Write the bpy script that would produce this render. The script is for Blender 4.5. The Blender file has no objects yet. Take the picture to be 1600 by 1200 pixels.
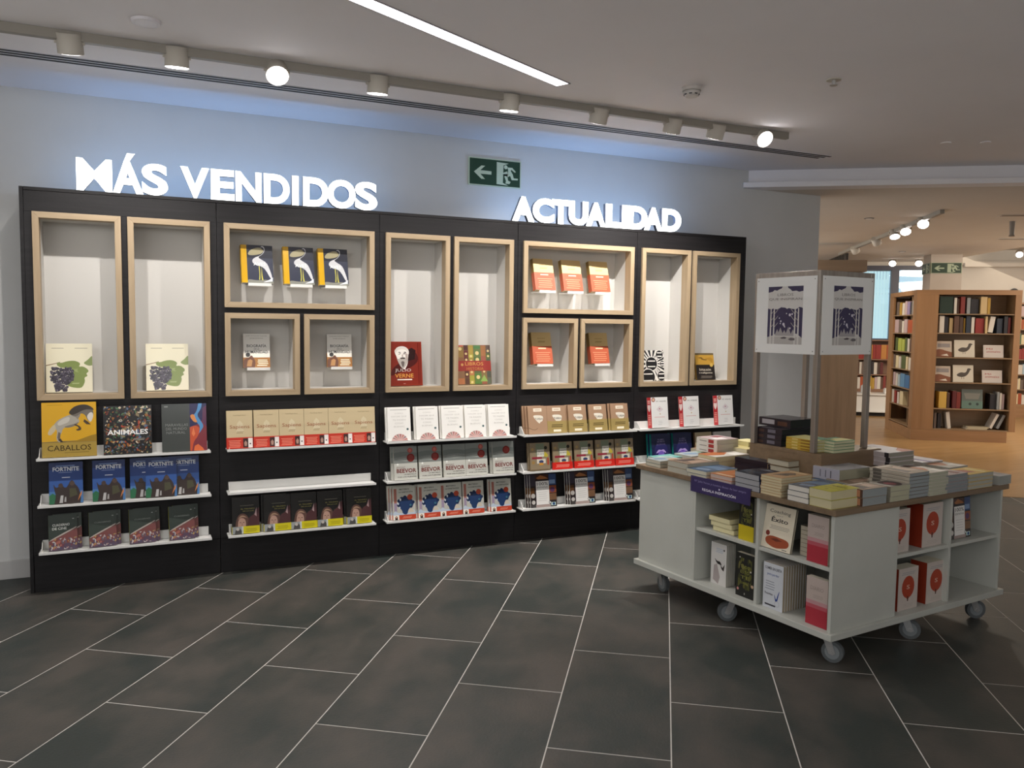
import bpy, math, random
from mathutils import Vector as V, Matrix
random.seed(7)
S = bpy.context.scene
COL = S.collection
R = math.radians

# ------------------------------------------------------------------ camera, world, exposure
FPX = 1280.26
RIGHT = V((0.90972399, -0.41501619, 0.01279957))
DOWN = V((-0.01830488, -0.07088305, -0.99731666))
FWD = V((0.41480983, 0.9070486, -0.07208083))
EYE = V((0, 0, 1.55))
cd = bpy.data.cameras.new('camera')
cam = bpy.data.objects.new('camera', cd)
COL.objects.link(cam)
cd.sensor_width = 36
cd.lens = FPX / 1600 * 36
cd.clip_start = .05
m = Matrix.Identity(4)
for i, c in enumerate((RIGHT, -DOWN, -FWD, EYE)):
    for j in range(3):
        m[j][i] = c[j]
cam.matrix_world = m
S.camera = cam
S.view_settings.view_transform = 'Standard'
S.view_settings.look = 'None'
S.view_settings.gamma = 1
S.view_settings.use_curve_mapping = False
S.view_settings.exposure = 0.0
w = bpy.data.worlds.new('world')
S.world = w
w.use_nodes = True
bg = w.node_tree.nodes['Background']
bg.inputs[0].default_value = (.96, .985, 1, 1)
bg.inputs[1].default_value = 1.38


def area(name, loc, size, power, col, look):
    l = bpy.data.lights.new(name, 'AREA')
    l.shape = 'RECTANGLE'
    l.size, l.size_y = size
    l.energy = power
    l.color = col
    o = bpy.data.objects.new(name, l)
    COL.objects.link(o)
    o.location = loc
    o.rotation_euler = (V(look) - V(loc)).to_track_quat('-Z', 'Y').to_euler()
    return o


# unseen area lights added as fill, first for the near room, then the far room
area('fill_light', (-2.2, 1.2, 2.8), (3.0, 1.5), 70, (1, .99, .97), (-.6, 2.6, 0))
area('fill_light', (1.2, -1.8, 2.8), (3.0, 1.0), 62, (1, .99, .97), (3.2, 3.6, .6))
area('fill_light', (12.2, 6.2, 2.66), (3.0, 2.0), 215, (1, .88, .72), (11.0, 8.5, 0))
area('fill_light', (13.8, 9.6, 2.66), (2.6, 2.0), 14, (1, .86, .68), (13.0, 10.5, 0))
area('fill_light', (7.6, 9.4, 2.6), (1.6, 1.6), 85, (1, .88, .72), (9.0, 9.2, 0))


# cool LED strips lying on top of the shelving unit behind the two lit words
for x0, x1 in ((-.35, 1.5), (2.35, 3.9)):
    o = area('led_strip', ((x0 + x1) / 2, 5.33, 2.285), (x1 - x0, .04), 3.4, (.34, .58, 1), ((x0 + x1) / 2, 5.60, 2.80))


# ------------------------------------------------------------------ projection helpers (pixel -> point on a real plane)
def ray(px, py):
    return RIGHT * ((px - 800) / FPX) + DOWN * ((py - 600) / FPX) + FWD


def on_z(px, py, z):
    q = ray(px, py)
    return EYE + q * ((z - EYE.z) / q.z)


def on_plane(px, py, p, n):
    q = ray(px, py)
    return EYE + q * ((V(p) - EYE).dot(V(n)) / q.dot(V(n)))


def row_of(p):
    c = V(p) - EYE
    return 600 + FPX * c.dot(DOWN) / c.dot(FWD)


def z_at(p, py):
    lo, hi = 0., 3.
    for _ in range(36):
        mid = (lo + hi) / 2
        if row_of((p[0], p[1], mid)) > py:
            lo = mid
        else:
            hi = mid
    return lo


# ------------------------------------------------------------------ materials
def lin(c):
    return tuple((x / 12.92 if x <= .04045 else ((x + .055) / 1.055) ** 2.4) for x in c)


def hexc(h):
    return tuple(int(h[i:i + 2], 16) / 255 for i in (0, 2, 4))


MATS = {}


def mat(name, rgb, rough=.5, metal=0, emit=None, strength=1, spec=None):
    key = (name, rgb, rough, metal)
    if key in MATS:
        return MATS[key]
    m = bpy.data.materials.new(name)
    m.use_nodes = True
    b = m.node_tree.nodes['Principled BSDF']
    b.inputs['Base Color'].default_value = (*rgb, 1)
    b.inputs['Roughness'].default_value = rough
    b.inputs['Metallic'].default_value = metal
    if spec is not None:
        b.inputs['Specular IOR Level'].default_value = spec
    if emit:
        b.inputs['Emission Color'].default_value = (*emit, 1)
        b.inputs['Emission Strength'].default_value = strength
    MATS[key] = m
    return m


def noisy(name, c1, c2, scale=(5, 5, 5), rough=.5, detail=6, bump=0, bscale=200, rand=0, rough2=None, contrast=(.3, .7), coord='Object', wave=None, spec=None):
    m = bpy.data.materials.new(name)
    m.use_nodes = True
    nt = m.node_tree
    b = nt.nodes['Principled BSDF']
    tc = nt.nodes.new('ShaderNodeTexCoord')
    mp = nt.nodes.new('ShaderNodeMapping')
    mp.inputs['Scale'].default_value = scale
    nt.links.new(tc.outputs[coord], mp.inputs[0])
    src = mp.outputs[0]
    if rand:
        oi = nt.nodes.new('ShaderNodeObjectInfo')
        ad = nt.nodes.new('ShaderNodeVectorMath')
        ad.operation = 'MULTIPLY_ADD'
        nt.links.new(oi.outputs['Random'], ad.inputs[0])
        ad.inputs[1].default_value = (37, 53, 71)
        nt.links.new(mp.outputs[0], ad.inputs[2])
        src = ad.outputs[0]
    n = nt.nodes.new('ShaderNodeTexNoise')
    n.inputs['Scale'].default_value = 1
    n.inputs['Detail'].default_value = detail
    n.inputs['Roughness'].default_value = .6
    nt.links.new(src, n.inputs['Vector'])
    r = nt.nodes.new('ShaderNodeValToRGB')
    r.color_ramp.elements[0].position = contrast[0]
    r.color_ramp.elements[1].position = contrast[1]
    r.color_ramp.elements[0].color = (*c1, 1)
    r.color_ramp.elements[1].color = (*c2, 1)
    nt.links.new(n.outputs[0], r.inputs[0])
    nt.links.new(r.outputs[0], b.inputs['Base Color'])
    b.inputs['Roughness'].default_value = rough
    if spec is not None:
        b.inputs['Specular IOR Level'].default_value = spec
    if rough2 is not None:
        mr = nt.nodes.new('ShaderNodeMapRange')
        mr.inputs['To Min'].default_value = rough
        mr.inputs['To Max'].default_value = rough2
        nt.links.new(n.outputs[0], mr.inputs[0])
        nt.links.new(mr.outputs[0], b.inputs['Roughness'])
    if bump:
        n2 = nt.nodes.new('ShaderNodeTexNoise')
        n2.inputs['Scale'].default_value = bscale
        n2.inputs['Detail'].default_value = 4
        nt.links.new(tc.outputs[coord], n2.inputs['Vector'])
        bp = nt.nodes.new('ShaderNodeBump')
        bp.inputs['Strength'].default_value = bump
        bp.inputs['Distance'].default_value = .002
        nt.links.new(n2.outputs[0], bp.inputs['Height'])
        nt.links.new(bp.outputs[0], b.inputs['Normal'])
    return m


def print_mat(name, rough, spec=.5):
    m = bpy.data.materials.new(name)
    m.use_nodes = True
    nt = m.node_tree
    b = nt.nodes['Principled BSDF']
    a = nt.nodes.new('ShaderNodeAttribute')
    a.attribute_name = 'Col'
    nt.links.new(a.outputs['Color'], b.inputs['Base Color'])
    b.inputs['Roughness'].default_value = rough
    b.inputs['Specular IOR Level'].default_value = spec
    return m


def wood(name, c1, c2, axis='x', rough=.5, sc=1.0, rand=1):
    s = {'x': (2.2, 38, 38), 'y': (38, 2.2, 38), 'z': (38, 38, 2.2)}[axis]
    return noisy(name, c1, c2, tuple(k * sc for k in s), rough, 8, rand=rand, contrast=(.25, .78))


M_WALL = noisy('wall_paint', (.61, .61, .60), (.64, .64, .63), (3, 3, 3), .8, bump=.15, bscale=350)
M_CEIL = noisy('ceiling_paint', (.82, .80, .825), (.85, .83, .855), (2, 2, 2), .9, bump=.1, bscale=300)
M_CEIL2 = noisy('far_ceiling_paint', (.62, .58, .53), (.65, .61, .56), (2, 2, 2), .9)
M_BLACK = noisy('black_laminate', (.008, .007, .0078), (.015, .0135, .0145), (3, 60, 60), .5, 6, bump=.2, bscale=120, spec=.32)
M_OAKX = wood('light_oak_horizontal', (.34, .245, .145), (.46, .35, .225), 'x', .5)
M_OAKZ = wood('light_oak_vertical', (.34, .245, .145), (.46, .35, .225), 'z', .5)
M_LINING = mat('white_lining', (.62, .60, .565), .6)
M_WHITE = mat('white_metal', (.78, .77, .74), .35)
M_MELA = noisy('white_melamine', (.47, .475, .43), (.51, .515, .47), (4, 4, 4), .45)
M_TOP = wood('greyed_oak', (.14, .093, .054), (.225, .155, .094), 'x', .45, .6, 0)
M_TOPE = wood('greyed_oak_riser', (.17, .11, .062), (.25, .17, .10), 'x', .45, .7, 0)
M_STEEL = noisy('brushed_steel', (.34, .29, .25), (.46, .41, .36), (40, 40, 2), .38)
M_STEEL.node_tree.nodes['Principled BSDF'].inputs['Metallic'].default_value = .8
M_TILE = noisy('slate_tile', (.032, .039, .035), (.080, .070, .060), (2.6, 1.7, 2), .42, 7, bump=.5, bscale=90, rand=1, rough2=.62, contrast=(.38, .62), spec=.4)
M_GROUT = noisy('grout', (.56, .53, .49), (.66, .63, .58), (20, 20, 20), .9)
M_ISL = wood('warm_oak_vertical', (.25, .125, .05), (.36, .195, .088), 'z', .45, .35, 0)
M_ISLX = wood('warm_oak_horizontal', (.25, .125, .05), (.36, .195, .088), 'x', .45, .35, 0)
M_ISLD = wood('dull_oak_shelf', (.22, .135, .07), (.31, .20, .11), 'x', .5, .5, 0)  # slightly less saturated oak for shelves, backs and inner sides
M_PARQ = noisy('wood_floor', (.28, .155, .058), (.42, .255, .112), (1.4, 9, 1), .32, 8, contrast=(.25, .75))
M_LAMPB = mat('lamp_housing', (.52, .48, .42), .5)
M_PRINT = print_mat('print', .55)
M_GLOSS = print_mat('glossy_print', .22)
M_GLOW = mat('lamp_glow', (1, 1, 1), .5, emit=(1, .97, .98), strength=14)
M_LETTER = mat('letter_face', (1, 1, 1), .5, emit=(.93, .97, 1), strength=3.2)
M_LETTERB = mat('letter_side', (.22, .25, .34), .5)
M_TUBE = mat('light_diffuser', (1, 1, 1), .5, emit=(1, .97, 1), strength=6)
M_RUB = mat('grey_rubber', (.10, .11, .115), .5)
M_ZINC = mat('zinc', (.50, .50, .50), .35, .7)
M_DARKSLOT = mat('slot_black', (.01, .012, .02), .6)
M_SLOT = mat('slot_white', (.85, .85, .90), .3)


# ------------------------------------------------------------------ mesh builder
class MB:
    def __init__(s):
        s.v, s.f, s.m, s.c = [], [], [], []
        s.cur = (1, 1, 1)

    def add(s, vs, fs, m=0):
        b = len(s.v)
        s.v += [tuple(x) for x in vs]
        for f in fs:
            s.f.append(tuple(b + i for i in f))
            s.m.append(m)
            s.c.append(s.cur)
        return s

    def box(s, x0, y0, z0, x1, y1, z1, m=0, M=None):
        vs = [V((x, y, z)) for z in (z0, z1) for y in (y0, y1) for x in (x0, x1)]
        if M:
            vs = [M @ v for v in vs]
        return s.add(vs, [(0, 2, 3, 1), (4, 5, 7, 6), (0, 1, 5, 4), (2, 6, 7, 3), (0, 4, 6, 2), (1, 3, 7, 5)], m)

    def prism(s, poly, fn, d, m=0):
        """poly of 2D points, fn maps (a, b, depth) to a 3D point"""
        n = len(poly)
        vs = [fn(a, b, 0) for a, b in poly] + [fn(a, b, d) for a, b in poly]
        fs = [tuple(range(n)), tuple(range(2 * n - 1, n - 1, -1))]
        fs += [(i, i + n, (i + 1) % n + n, (i + 1) % n) for i in range(n)]
        return s.add(vs, fs, m)

    def cyl(s, p0, p1, r0, r1=None, n=20, m=0, caps=(True, True)):
        r1 = r0 if r1 is None else r1
        p0, p1 = V(p0), V(p1)
        ax = (p1 - p0).normalized()
        u = ax.orthogonal().normalized()
        v = ax.cross(u)
        vs = []
        for p, r in ((p0, r0), (p1, r1)):
            vs += [p + (u * math.cos(2 * math.pi * i / n) + v * math.sin(2 * math.pi * i / n)) * r for i in range(n)]
        fs = [(i, (i + 1) % n, (i + 1) % n + n, i + n) for i in range(n)]
        if caps[0]:
            fs.append(tuple(range(n - 1, -1, -1)))
        if caps[1]:
            fs.append(tuple(range(n, 2 * n)))
        return s.add(vs, fs, m)

    def mesh(s, name, mats, col=False):
        me = bpy.data.meshes.new(name)
        me.from_pydata(s.v, [], s.f)
        for m in (mats if isinstance(mats, (list, tuple)) else [mats]):
            me.materials.append(m)
        me.polygons.foreach_set('material_index', s.m)
        if col:
            ca = me.color_attributes.new('Col', 'FLOAT_COLOR', 'CORNER')
            data = []
            for f, c in zip(s.f, s.c):
                data += [c[0], c[1], c[2], 1.0] * len(f)
            ca.data.foreach_set('color', data)
        me.update()
        return me

    def build(s, name, mats, parent=None, bevel=0, smooth=False):
        me = s.mesh(name, mats)
        if smooth:
            for p in me.polygons:
                p.use_smooth = len(p.vertices) == 4
        return link(name, me, parent, bevel)


def link(name, me, parent=None, bevel=0):
    o = bpy.data.objects.new(name, me)
    COL.objects.link(o)
    if parent:
        o.parent = parent
    if bevel:
        b = o.modifiers.new('bevel', 'BEVEL')
        b.width = bevel
        b.segments = 2
        b.limit_method = 'ANGLE'
    return o


def tag(o, label, cat, group=None, kind=None):
    if label:
        o['label'] = label
    if cat:
        o['category'] = cat
    if group:
        o['group'] = group
    if kind:
        o['kind'] = kind
    return o


def thing(name, label, cat, loc=(0, 0, 0), rz=0, group=None, M=None):
    o = bpy.data.objects.new(name, None)
    o.empty_display_size = .05
    COL.objects.link(o)
    if M:
        o.matrix_world = M
    else:
        o.location = loc
        o.rotation_euler = (0, 0, rz)
    return tag(o, label, cat, group)


def struct(o, label=None):
    o['kind'] = 'structure'
    if label:
        o['label'] = label
    return o


def ordn(i, n, a='leftmost', b='rightmost', mid='middle', frm='from left'):
    if i == 0:
        return a
    if i == n - 1:
        return b
    if n % 2 and i == n // 2 and n <= 5:
        return mid
    return ['', 'second', 'third', 'fourth', 'fifth', 'sixth', 'seventh', 'eighth', 'ninth', 'tenth', 'eleventh', 'twelfth', 'thirteenth', 'fourteenth'][i] + ' ' + frm


NUM = ['zero', 'one', 'two', 'three', 'four', 'five', 'six', 'seven', 'eight', 'nine', 'ten']

# ------------------------------------------------------------------ lettering
TXT = {}


def text_mesh(s, bold=.0):
    k = (s, bold)
    if k not in TXT:
        cu = bpy.data.curves.new('t', 'FONT')
        cu.body = s
        cu.size = 1
        cu.resolution_u = 2
        cu.offset = bold
        o = bpy.data.objects.new('t', cu)
        COL.objects.link(o)
        dg = bpy.context.evaluated_depsgraph_get()
        me = bpy.data.meshes.new_from_object(o.evaluated_get(dg))
        vs = [v.co.copy() for v in me.vertices]
        fs = [tuple(p.vertices) for p in me.polygons]
        bpy.data.objects.remove(o)
        bpy.data.meshes.remove(me)
        x0, x1 = min(v.x for v in vs), max(v.x for v in vs)
        y0, y1 = min(v.y for v in vs), max(v.y for v in vs)
        TXT[k] = ([((v.x - x0) / (x1 - x0), (v.y - y0) / (y1 - y0)) for v in vs], fs)
    return TXT[k]


def rounded(pts, n=2):
    for _ in range(n):
        out = []
        for i in range(len(pts)):
            (a, b), (c, d) = pts[i], pts[(i + 1) % len(pts)]
            if min(abs(a - c), abs(b - d)) < 1e-6 and (a in (0, 1) or b in (0, 1)):
                out += [(a, b), (c, d)] if not out or out[-1] != (a, b) else [(c, d)]
            else:
                out += [(a * .75 + c * .25, b * .75 + d * .25), (a * .25 + c * .75, b * .25 + d * .75)]
        pts = out
    return pts


def art_mesh(name, prims, fn, W, H, material, which=None, smooth=True):
    """prims in unit coordinates of a W x H sheet; fn(a, b, lift) gives the 3D point in metres."""
    mb = MB()
    k = 0
    step = min(.00002, .0006 / max(1, len(prims)))
    for p in prims:
        is_t = p[0] == 't'
        if which == 'text' and not is_t or which == 'art' and is_t:
            continue
        k += 1
        d = (.0010 if is_t and which == 'text' else .0003) + k * step
        if p[0] == 'r':
            _, a, b, c, e, col = p
            mb.cur = lin(hexc(col))
            mb.add([fn(a * W, b * H, d), fn(c * W, b * H, d), fn(c * W, e * H, d), fn(a * W, e * H, d)], [(0, 1, 2, 3)])
        elif p[0] == 'p':
            mb.cur = lin(hexc(p[2]))
            pp = rounded(p[1], 2 if len(p[1]) < 14 else 1) if smooth and len(p[1]) > 5 else p[1]
            mb.add([fn(a * W, b * H, d) for a, b in pp], [tuple(range(len(pp)))])
        elif p[0] == 'c':
            _, a, b, rr, col = p[:5]
            ry = p[5] if len(p) > 5 else rr
            mb.cur = lin(hexc(col))
            n = 18 if rr > .05 else 8
            mb.add([fn(a * W + math.cos(6.2832 * i / n) * rr * W, b * H + math.sin(6.2832 * i / n) * ry * W, d) for i in range(n)], [tuple(range(n))])
        elif is_t:
            _, s, a, b, hh, ww, col = p[:7]
            bold = p[7] if len(p) > 7 else .012
            vs, fs = text_mesh(s, bold)
            mb.cur = lin(hexc(col))
            mb.add([fn((a + (x - .5) * ww) * W, (b + y * hh) * H, d) for x, y in vs], fs)
    if not mb.f:
        return None
    return mb.mesh(name, material, True)


def lines(x0, x1, y0, y1, n, col, fill=.5, ragged=.2, seed=1):
    rr = random.Random(seed)
    st = (y1 - y0) / n
    return [('r', x0 + rr.random() * ragged * (x1 - x0) / 2, y0 + i * st, x1 - rr.random() * ragged * (x1 - x0) / 2, y0 + i * st + st * fill, col) for i in range(n)]


# ------------------------------------------------------------------ books
class Kind:
    """one sort of book: meshes shared by all its copies. Local frame: front face y=0 looking to -Y, spine at x=-w/2, foot at z=0."""

    def __init__(s, w, h, t, cover, spine=None, pages='d8d0bc', art=(), spine_art=(), band=None, gloss=False, hard=False, band_art=()):
        s.w, s.h, s.t = w, h, t
        c = .0022 if hard else .001
        ins = .003 if hard else .0008
        cm = mat('cover_' + cover, lin(hexc(cover)), .25 if gloss else .5)
        sm = mat('cover_' + (spine or cover), lin(hexc(spine or cover)), .25 if gloss else .5)
        mb = MB()
        mb.box(-w / 2, 0, 0, w / 2, c, h, 0)
        mb.box(-w / 2, t - c, 0, w / 2, t, h, 0)
        mb.box(-w / 2, c, 0, -w / 2 + c, t - c, h, 1)
        s.cover = mb.mesh('cover', [cm, sm])
        pg = MB().box(-w / 2 + c, c, ins, w / 2 - ins, t - c, h - ins)
        s.pages = pg.mesh('pages', mat('paper_' + pages, lin(hexc(pages)), .9))
        pm = M_GLOSS if gloss else M_PRINT
        f = lambda a, b, d: (a - w / 2, -d, b)
        g = lambda a, b, d: (-w / 2 - d, t - a, b)
        s.parts = [('cover', s.cover), ('pages', s.pages)]
        for nm, which in (('cover_print', 'art'), ('title', 'text')):
            me = art_mesh(nm, art, f, w, h, pm, which)
            if me:
                s.parts.append((nm, me))
        me = art_mesh('spine_print', spine_art, g, t, h, pm) if spine_art else None
        if me:
            s.parts.append(('spine_print', me))
        if band:
            b0, b1, bc = band
            bb = MB()
            e = .0018
            bb.box(-w / 2 - e, -e, b0 * h, w / 2 + e / 2, 0, b1 * h)
            bb.box(-w / 2 - e, 0, b0 * h, -w / 2, t, b1 * h)
            s.parts.append(('paper_band', bb.mesh('paper_band', mat('band_' + bc, lin(hexc(bc)), .45))))
            if band_art:
                me = art_mesh('band_print', band_art, lambda a, b, d: (a - w / 2, -d - .0016, b0 * h + b), w, (b1 - b0) * h, pm)
                s.parts.append(('band_print', me))

    def place(s, M, label, group=None, name='book', cat='book'):
        o = thing(name, label, cat, group=group, M=M)
        for nm, me in s.parts:
            link(nm, me, o)
        return o


def frame_M(o, x, y, z):
    m = Matrix.Identity(4)
    for i, c in enumerate((x, y, z, o)):
        for j in range(3):
            m[j][i] = c[j]
    return m


def lean_M(x, y, z, tilt, yaw=0, roll=0):
    return Matrix.Translation((x, y, z)) @ Matrix.Rotation(R(yaw), 4, 'Z') @ Matrix.Rotation(-R(tilt), 4, 'X') @ Matrix.Rotation(R(roll), 4, 'Y')


# ================================================================== STRUCTURE: the near room
WY = 5.60
CZ = 2.88
E1 = V((.8185, -.5745, 0))
E2 = V((.5745, .8185, 0))


def st(s, t, z=0):
    return E1 * s + E2 * t + V((0, 0, z))


# floor: grout bed with individual slate tiles
S_FL0, S_FL1 = -7.2, 8.1
T_B = 8.30
gb = MB()
gb.prism([(-7.5, -3.2), (9.5, -3.2), (9.5, T_B), (-7.5, T_B)], lambda a, b, d: st(a, b, -.0004 - d), .05)
floor = struct(gb.build('floor', M_GROUT), 'dark grey slate tiled floor with pale joints')
TU = V((-3.0235, 1.8648, 0))
tu, tv = V((math.cos(R(35.07)), -math.sin(R(35.07)), 0)), V((math.sin(R(35.07)), math.cos(R(35.07)), 0))
TW, TL = .4511, .9287
TOFF, TS = .4844 * 1.55, .5043
tile_mesh = MB().box(.0025, .0025, -.008, TW - .0025, TL - .0025, 0).mesh('tile', M_TILE)
ntile = 0
for i in range(-3, 18):
    for k in range(-9, 8):
        v0 = TOFF + i * TS * TL + k * TL
        o = TU + tu * (i * TW) + tv * v0
        c = o + tu * TW / 2 + tv * TL / 2
        d = c - EYE
        if c.dot(E2) - TL / 2 > T_B + .02:
            continue
        fw = d.dot(FWD)
        if fw < 1.0 or abs(d.dot(RIGHT)) > fw * .625 + .75 or c.y > 6.1:
            continue
        if d.dot(DOWN) > fw * .47 + .75:
            continue
        t = link('tile', tile_mesh, floor)
        t.matrix_world = frame_M(o, tu, tv, V((0, 0, 1)))
        ntile += 1

# wood floor of the far room
wf = MB()
wf.prism([(-1.5, T_B), (11.0, T_B), (11.0, 17.2), (-1.5, 17.2)], lambda a, b, d: st(a, b, .003 - d), .05)
struct(wf.build('floor', M_PARQ), 'warm honey coloured wooden floor of the far room')

# back wall
wb = MB()
wb.box(-4.2, WY, 0, 5.56, WY + .22, CZ + .1)
struct(wb.build('wall_back', M_WALL), 'pale grey painted wall behind the shelving')
bbm = MB().box(-4.2, WY - .015, 0, -.58, WY, .11)
struct(bbm.build('baseboard_back', mat('baseboard_white', (.50, .49, .48), .5), bevel=.003), 'pale grey skirting board')
struct(MB().box(-4.3, -3, 0, -4.2, WY + .2, CZ).build('wall_left', M_WALL), None)

struct(MB().box(-1.8, -3.2, 0, 8.8, -3.0, CZ).build('wall_front_unseen', M_WALL), None)  # unseen wall added to cut the light from behind the camera
struct(MB().box(8.6, -3.0, 0, 8.8, 4.4, 2.72).build('wall_right_unseen', M_WALL), None)  # unseen wall added to hold back light from the right

# ceiling with the step down to the far room along t = 7.31
LT = 7.31
cl = MB()
cl.prism([(-9, -6), (7.5, -6), (7.5, LT + .02), (-9, LT + .02)], lambda a, b, d: st(a, b, CZ + d), .05)
struct(cl.build('ceiling', M_CEIL), 'flat off white ceiling')
lp = MB()
lp.prism([(.3, LT), (7.5, LT), (7.5, LT + .10), (.3, LT + .10)], lambda a, b, d: st(a, b, 2.77 + d), .11)
struct(lp.build('trim_2', M_CEIL), 'upright step between the two ceiling heights')
lp = MB()
lp.prism([(.62, LT - .07), (7.5, LT - .07), (7.5, LT + .1), (.62, LT + .1)], lambda a, b, d: st(a, b, 2.728 + d), .045)
struct(lp.build('trim_3', M_CEIL, bevel=.004), 'pale lip projecting below the ceiling step')
c2 = MB()
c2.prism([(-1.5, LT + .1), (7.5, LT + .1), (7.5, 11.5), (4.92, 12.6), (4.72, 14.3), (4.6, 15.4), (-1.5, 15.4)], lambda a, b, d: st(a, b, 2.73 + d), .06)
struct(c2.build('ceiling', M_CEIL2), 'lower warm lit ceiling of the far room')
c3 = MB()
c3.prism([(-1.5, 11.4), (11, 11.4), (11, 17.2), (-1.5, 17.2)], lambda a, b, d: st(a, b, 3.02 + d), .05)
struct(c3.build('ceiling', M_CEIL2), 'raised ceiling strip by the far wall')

# ================================================================== wall shelving unit
FY = 5.245
NICHES = [(-.5155, -.0745, 1.0945, 2.138), (-.0414, .4026, 1.0945, 2.138),
          (.4812, 1.4031, 1.6338, 2.138), (.4812, .9261, 1.0945, 1.6004), (.9532, 1.4031, 1.0945, 1.6004),
          (1.4790, 1.9220, 1.0945, 2.138), (1.9525, 2.3925, 1.0945, 2.138),
          (2.4705, 3.3819, 1.6338, 2.138), (2.4705, 2.9122, 1.0945, 1.6004), (2.9375, 3.3819, 1.0945, 1.6004),
          (3.4533, 3.8988, 1.0945, 2.138), (3.9218, 4.3737, 1.0945, 2.138)]
BAYS = [-.575, .442, 1.441, 2.4315, 3.4175, 4.442]
UT = 2.272
unit = thing('shelving_unit', 'long black shelving unit built against the pale grey wall', 'shelving', (0, 0, 0))
g = .0012
for i in range(5):
    x0, x1 = BAYS[i] + g, BAYS[i + 1] - g
    if i == 0:
        x0 = BAYS[0] + .02
    if i == 4:
        x1 = BAYS[5] - .02
    MB().box(x0, FY, 2.138, x1, FY + .018, UT - .02).build('header_panel', M_BLACK, unit, .0015)
    MB().box(x0, FY, .217, x1, FY + .018, 1.0945).build('lower_panel', M_BLACK, unit, .0015)
    MB().box(x0, FY + .006, .0, x1, FY + .024, .214).build('plinth_panel', M_BLACK, unit, .0015)
    fm = MB()
    ns = [n for n in NICHES if x0 - .02 < n[0] < x1]
    full = [n for n in ns if n[2] < 1.2 and n[3] > 2]
    if len(full) == 2:
        xs = [x0, full[0][0], full[0][1], full[1][0], full[1][1], x1]
        for a, b in ((0, 1), (2, 3), (4, 5)):
            fm.box(xs[a], FY, 1.0945, xs[b], FY + .018, 2.138)
    else:
        wide = [n for n in ns if n[2] > 1.5][0]
        sm = sorted([n for n in ns if n[2] < 1.5])
        fm.box(x0, FY, 1.0945, wide[0], FY + .018, 2.138)
        fm.box(wide[1], FY, 1.0945, x1, FY + .018, 2.138)
        fm.box(wide[0], FY, 1.6004, wide[1], FY + .018, 1.6338)
        fm.box(sm[0][1], FY, 1.0945, sm[1][0], FY + .018, 1.6004)
    fm.build('niche_surround', M_BLACK, unit)
MB().box(BAYS[0], FY - .001, 0, BAYS[0] + .019, WY - .002, UT).build('end_panel', M_BLACK, unit, .0015)
MB().box(BAYS[5] - .019, FY - .001, 0, BAYS[5], WY - .002, UT).build('end_panel', M_BLACK, unit, .0015)
MB().box(BAYS[0] + .02, FY - .001, UT - .019, BAYS[5] - .02, WY - .002, UT).build('top_panel', M_BLACK, unit, .0015)

NB = 5.45   # back of the niches
NW = ['tall oak framed niche at far left, with a grape cover book', 'second tall oak framed niche from left, with a grape cover book',
      'wide oak framed niche holding three bird books with yellow spines', 'small oak framed niche left under the bird books',
      'small oak framed niche right under the bird books', 'tall oak framed niche with the dark red portrait book',
      'tall oak framed niche with the patchwork cover book', 'wide oak framed niche holding three orange banded books',
      'small oak framed niche with a brown book in orange band', 'small oak framed niche with a brown book and pale patch',
      'tall oak framed niche with the black and white patterned book', 'tall oak framed niche at far right, with a yellow and black book']
FW = .033
for n, lab in zip(NICHES, NW):
    x0, x1, z0, z1 = n
    o = thing('display_niche', lab, 'niche', (0, 0, 0), group='oak framed display niches')
    pl = lambda a, b, d: V((a, 5.225 + d, b))
    i0, i1, k0, k1 = x0 + FW, x1 - FW, z0 + FW, z1 - FW
    dp = .078
    MB().prism([(x0, z0), (x1, z0), (i1, k0), (i0, k0)], pl, dp).build('frame_rail', M_OAKX, o, .0012)
    MB().prism([(x0, z1), (i0, k1), (i1, k1), (x1, z1)], pl, dp).build('frame_rail', M_OAKX, o, .0012)
    MB().prism([(x0, z0), (i0, k0), (i0, k1), (x0, z1)], pl, dp).build('frame_stile', M_OAKZ, o, .0012)
    MB().prism([(x1, z0), (x1, z1), (i1, k1), (i1, k0)], pl, dp).build('frame_stile', M_OAKZ, o, .0012)
    y0 = 5.225 + dp
    th = .01
    MB().box(i0 - th, y0, k0 - th, i0, NB, k1 + th).build('side_lining', M_LINING, o)
    MB().box(i1, y0, k0 - th, i1 + th, NB, k1 + th).build('side_lining', M_LINING, o)
    MB().box(i0, y0, k0 - th, i1, NB, k0).build('floor_lining', M_LINING, o)
    MB().box(i0, y0, k1, i1, NB, k1 + th).build('top_lining', M_LINING, o)
    MB().box(i0 - th, NB, k0 - th, i1 + th, NB + .012, k1 + th).build('back_lining', M_LINING, o)
    o['niche'] = 1
    n_last = o
NOBJ = [o for o in COL.objects if o.get('niche')]
for o in NOBJ:
    del o['niche']


def book_rest(parent, xc, w, z, y_front):
    mb = MB()
    mb.box(xc - w / 2, y_front - .004, z - .012, xc + w / 2, NB, z - .002)
    mb.box(xc - w / 2, y_front - .010, z - .012, xc + w / 2, y_front - .004, z + .006)
    mb.box(xc + w / 2 - .02, NB - .008, z, xc + w / 2 + .015, NB, z + .05)
    mb.build('book_rest', M_WHITE, parent, .001)


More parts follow.
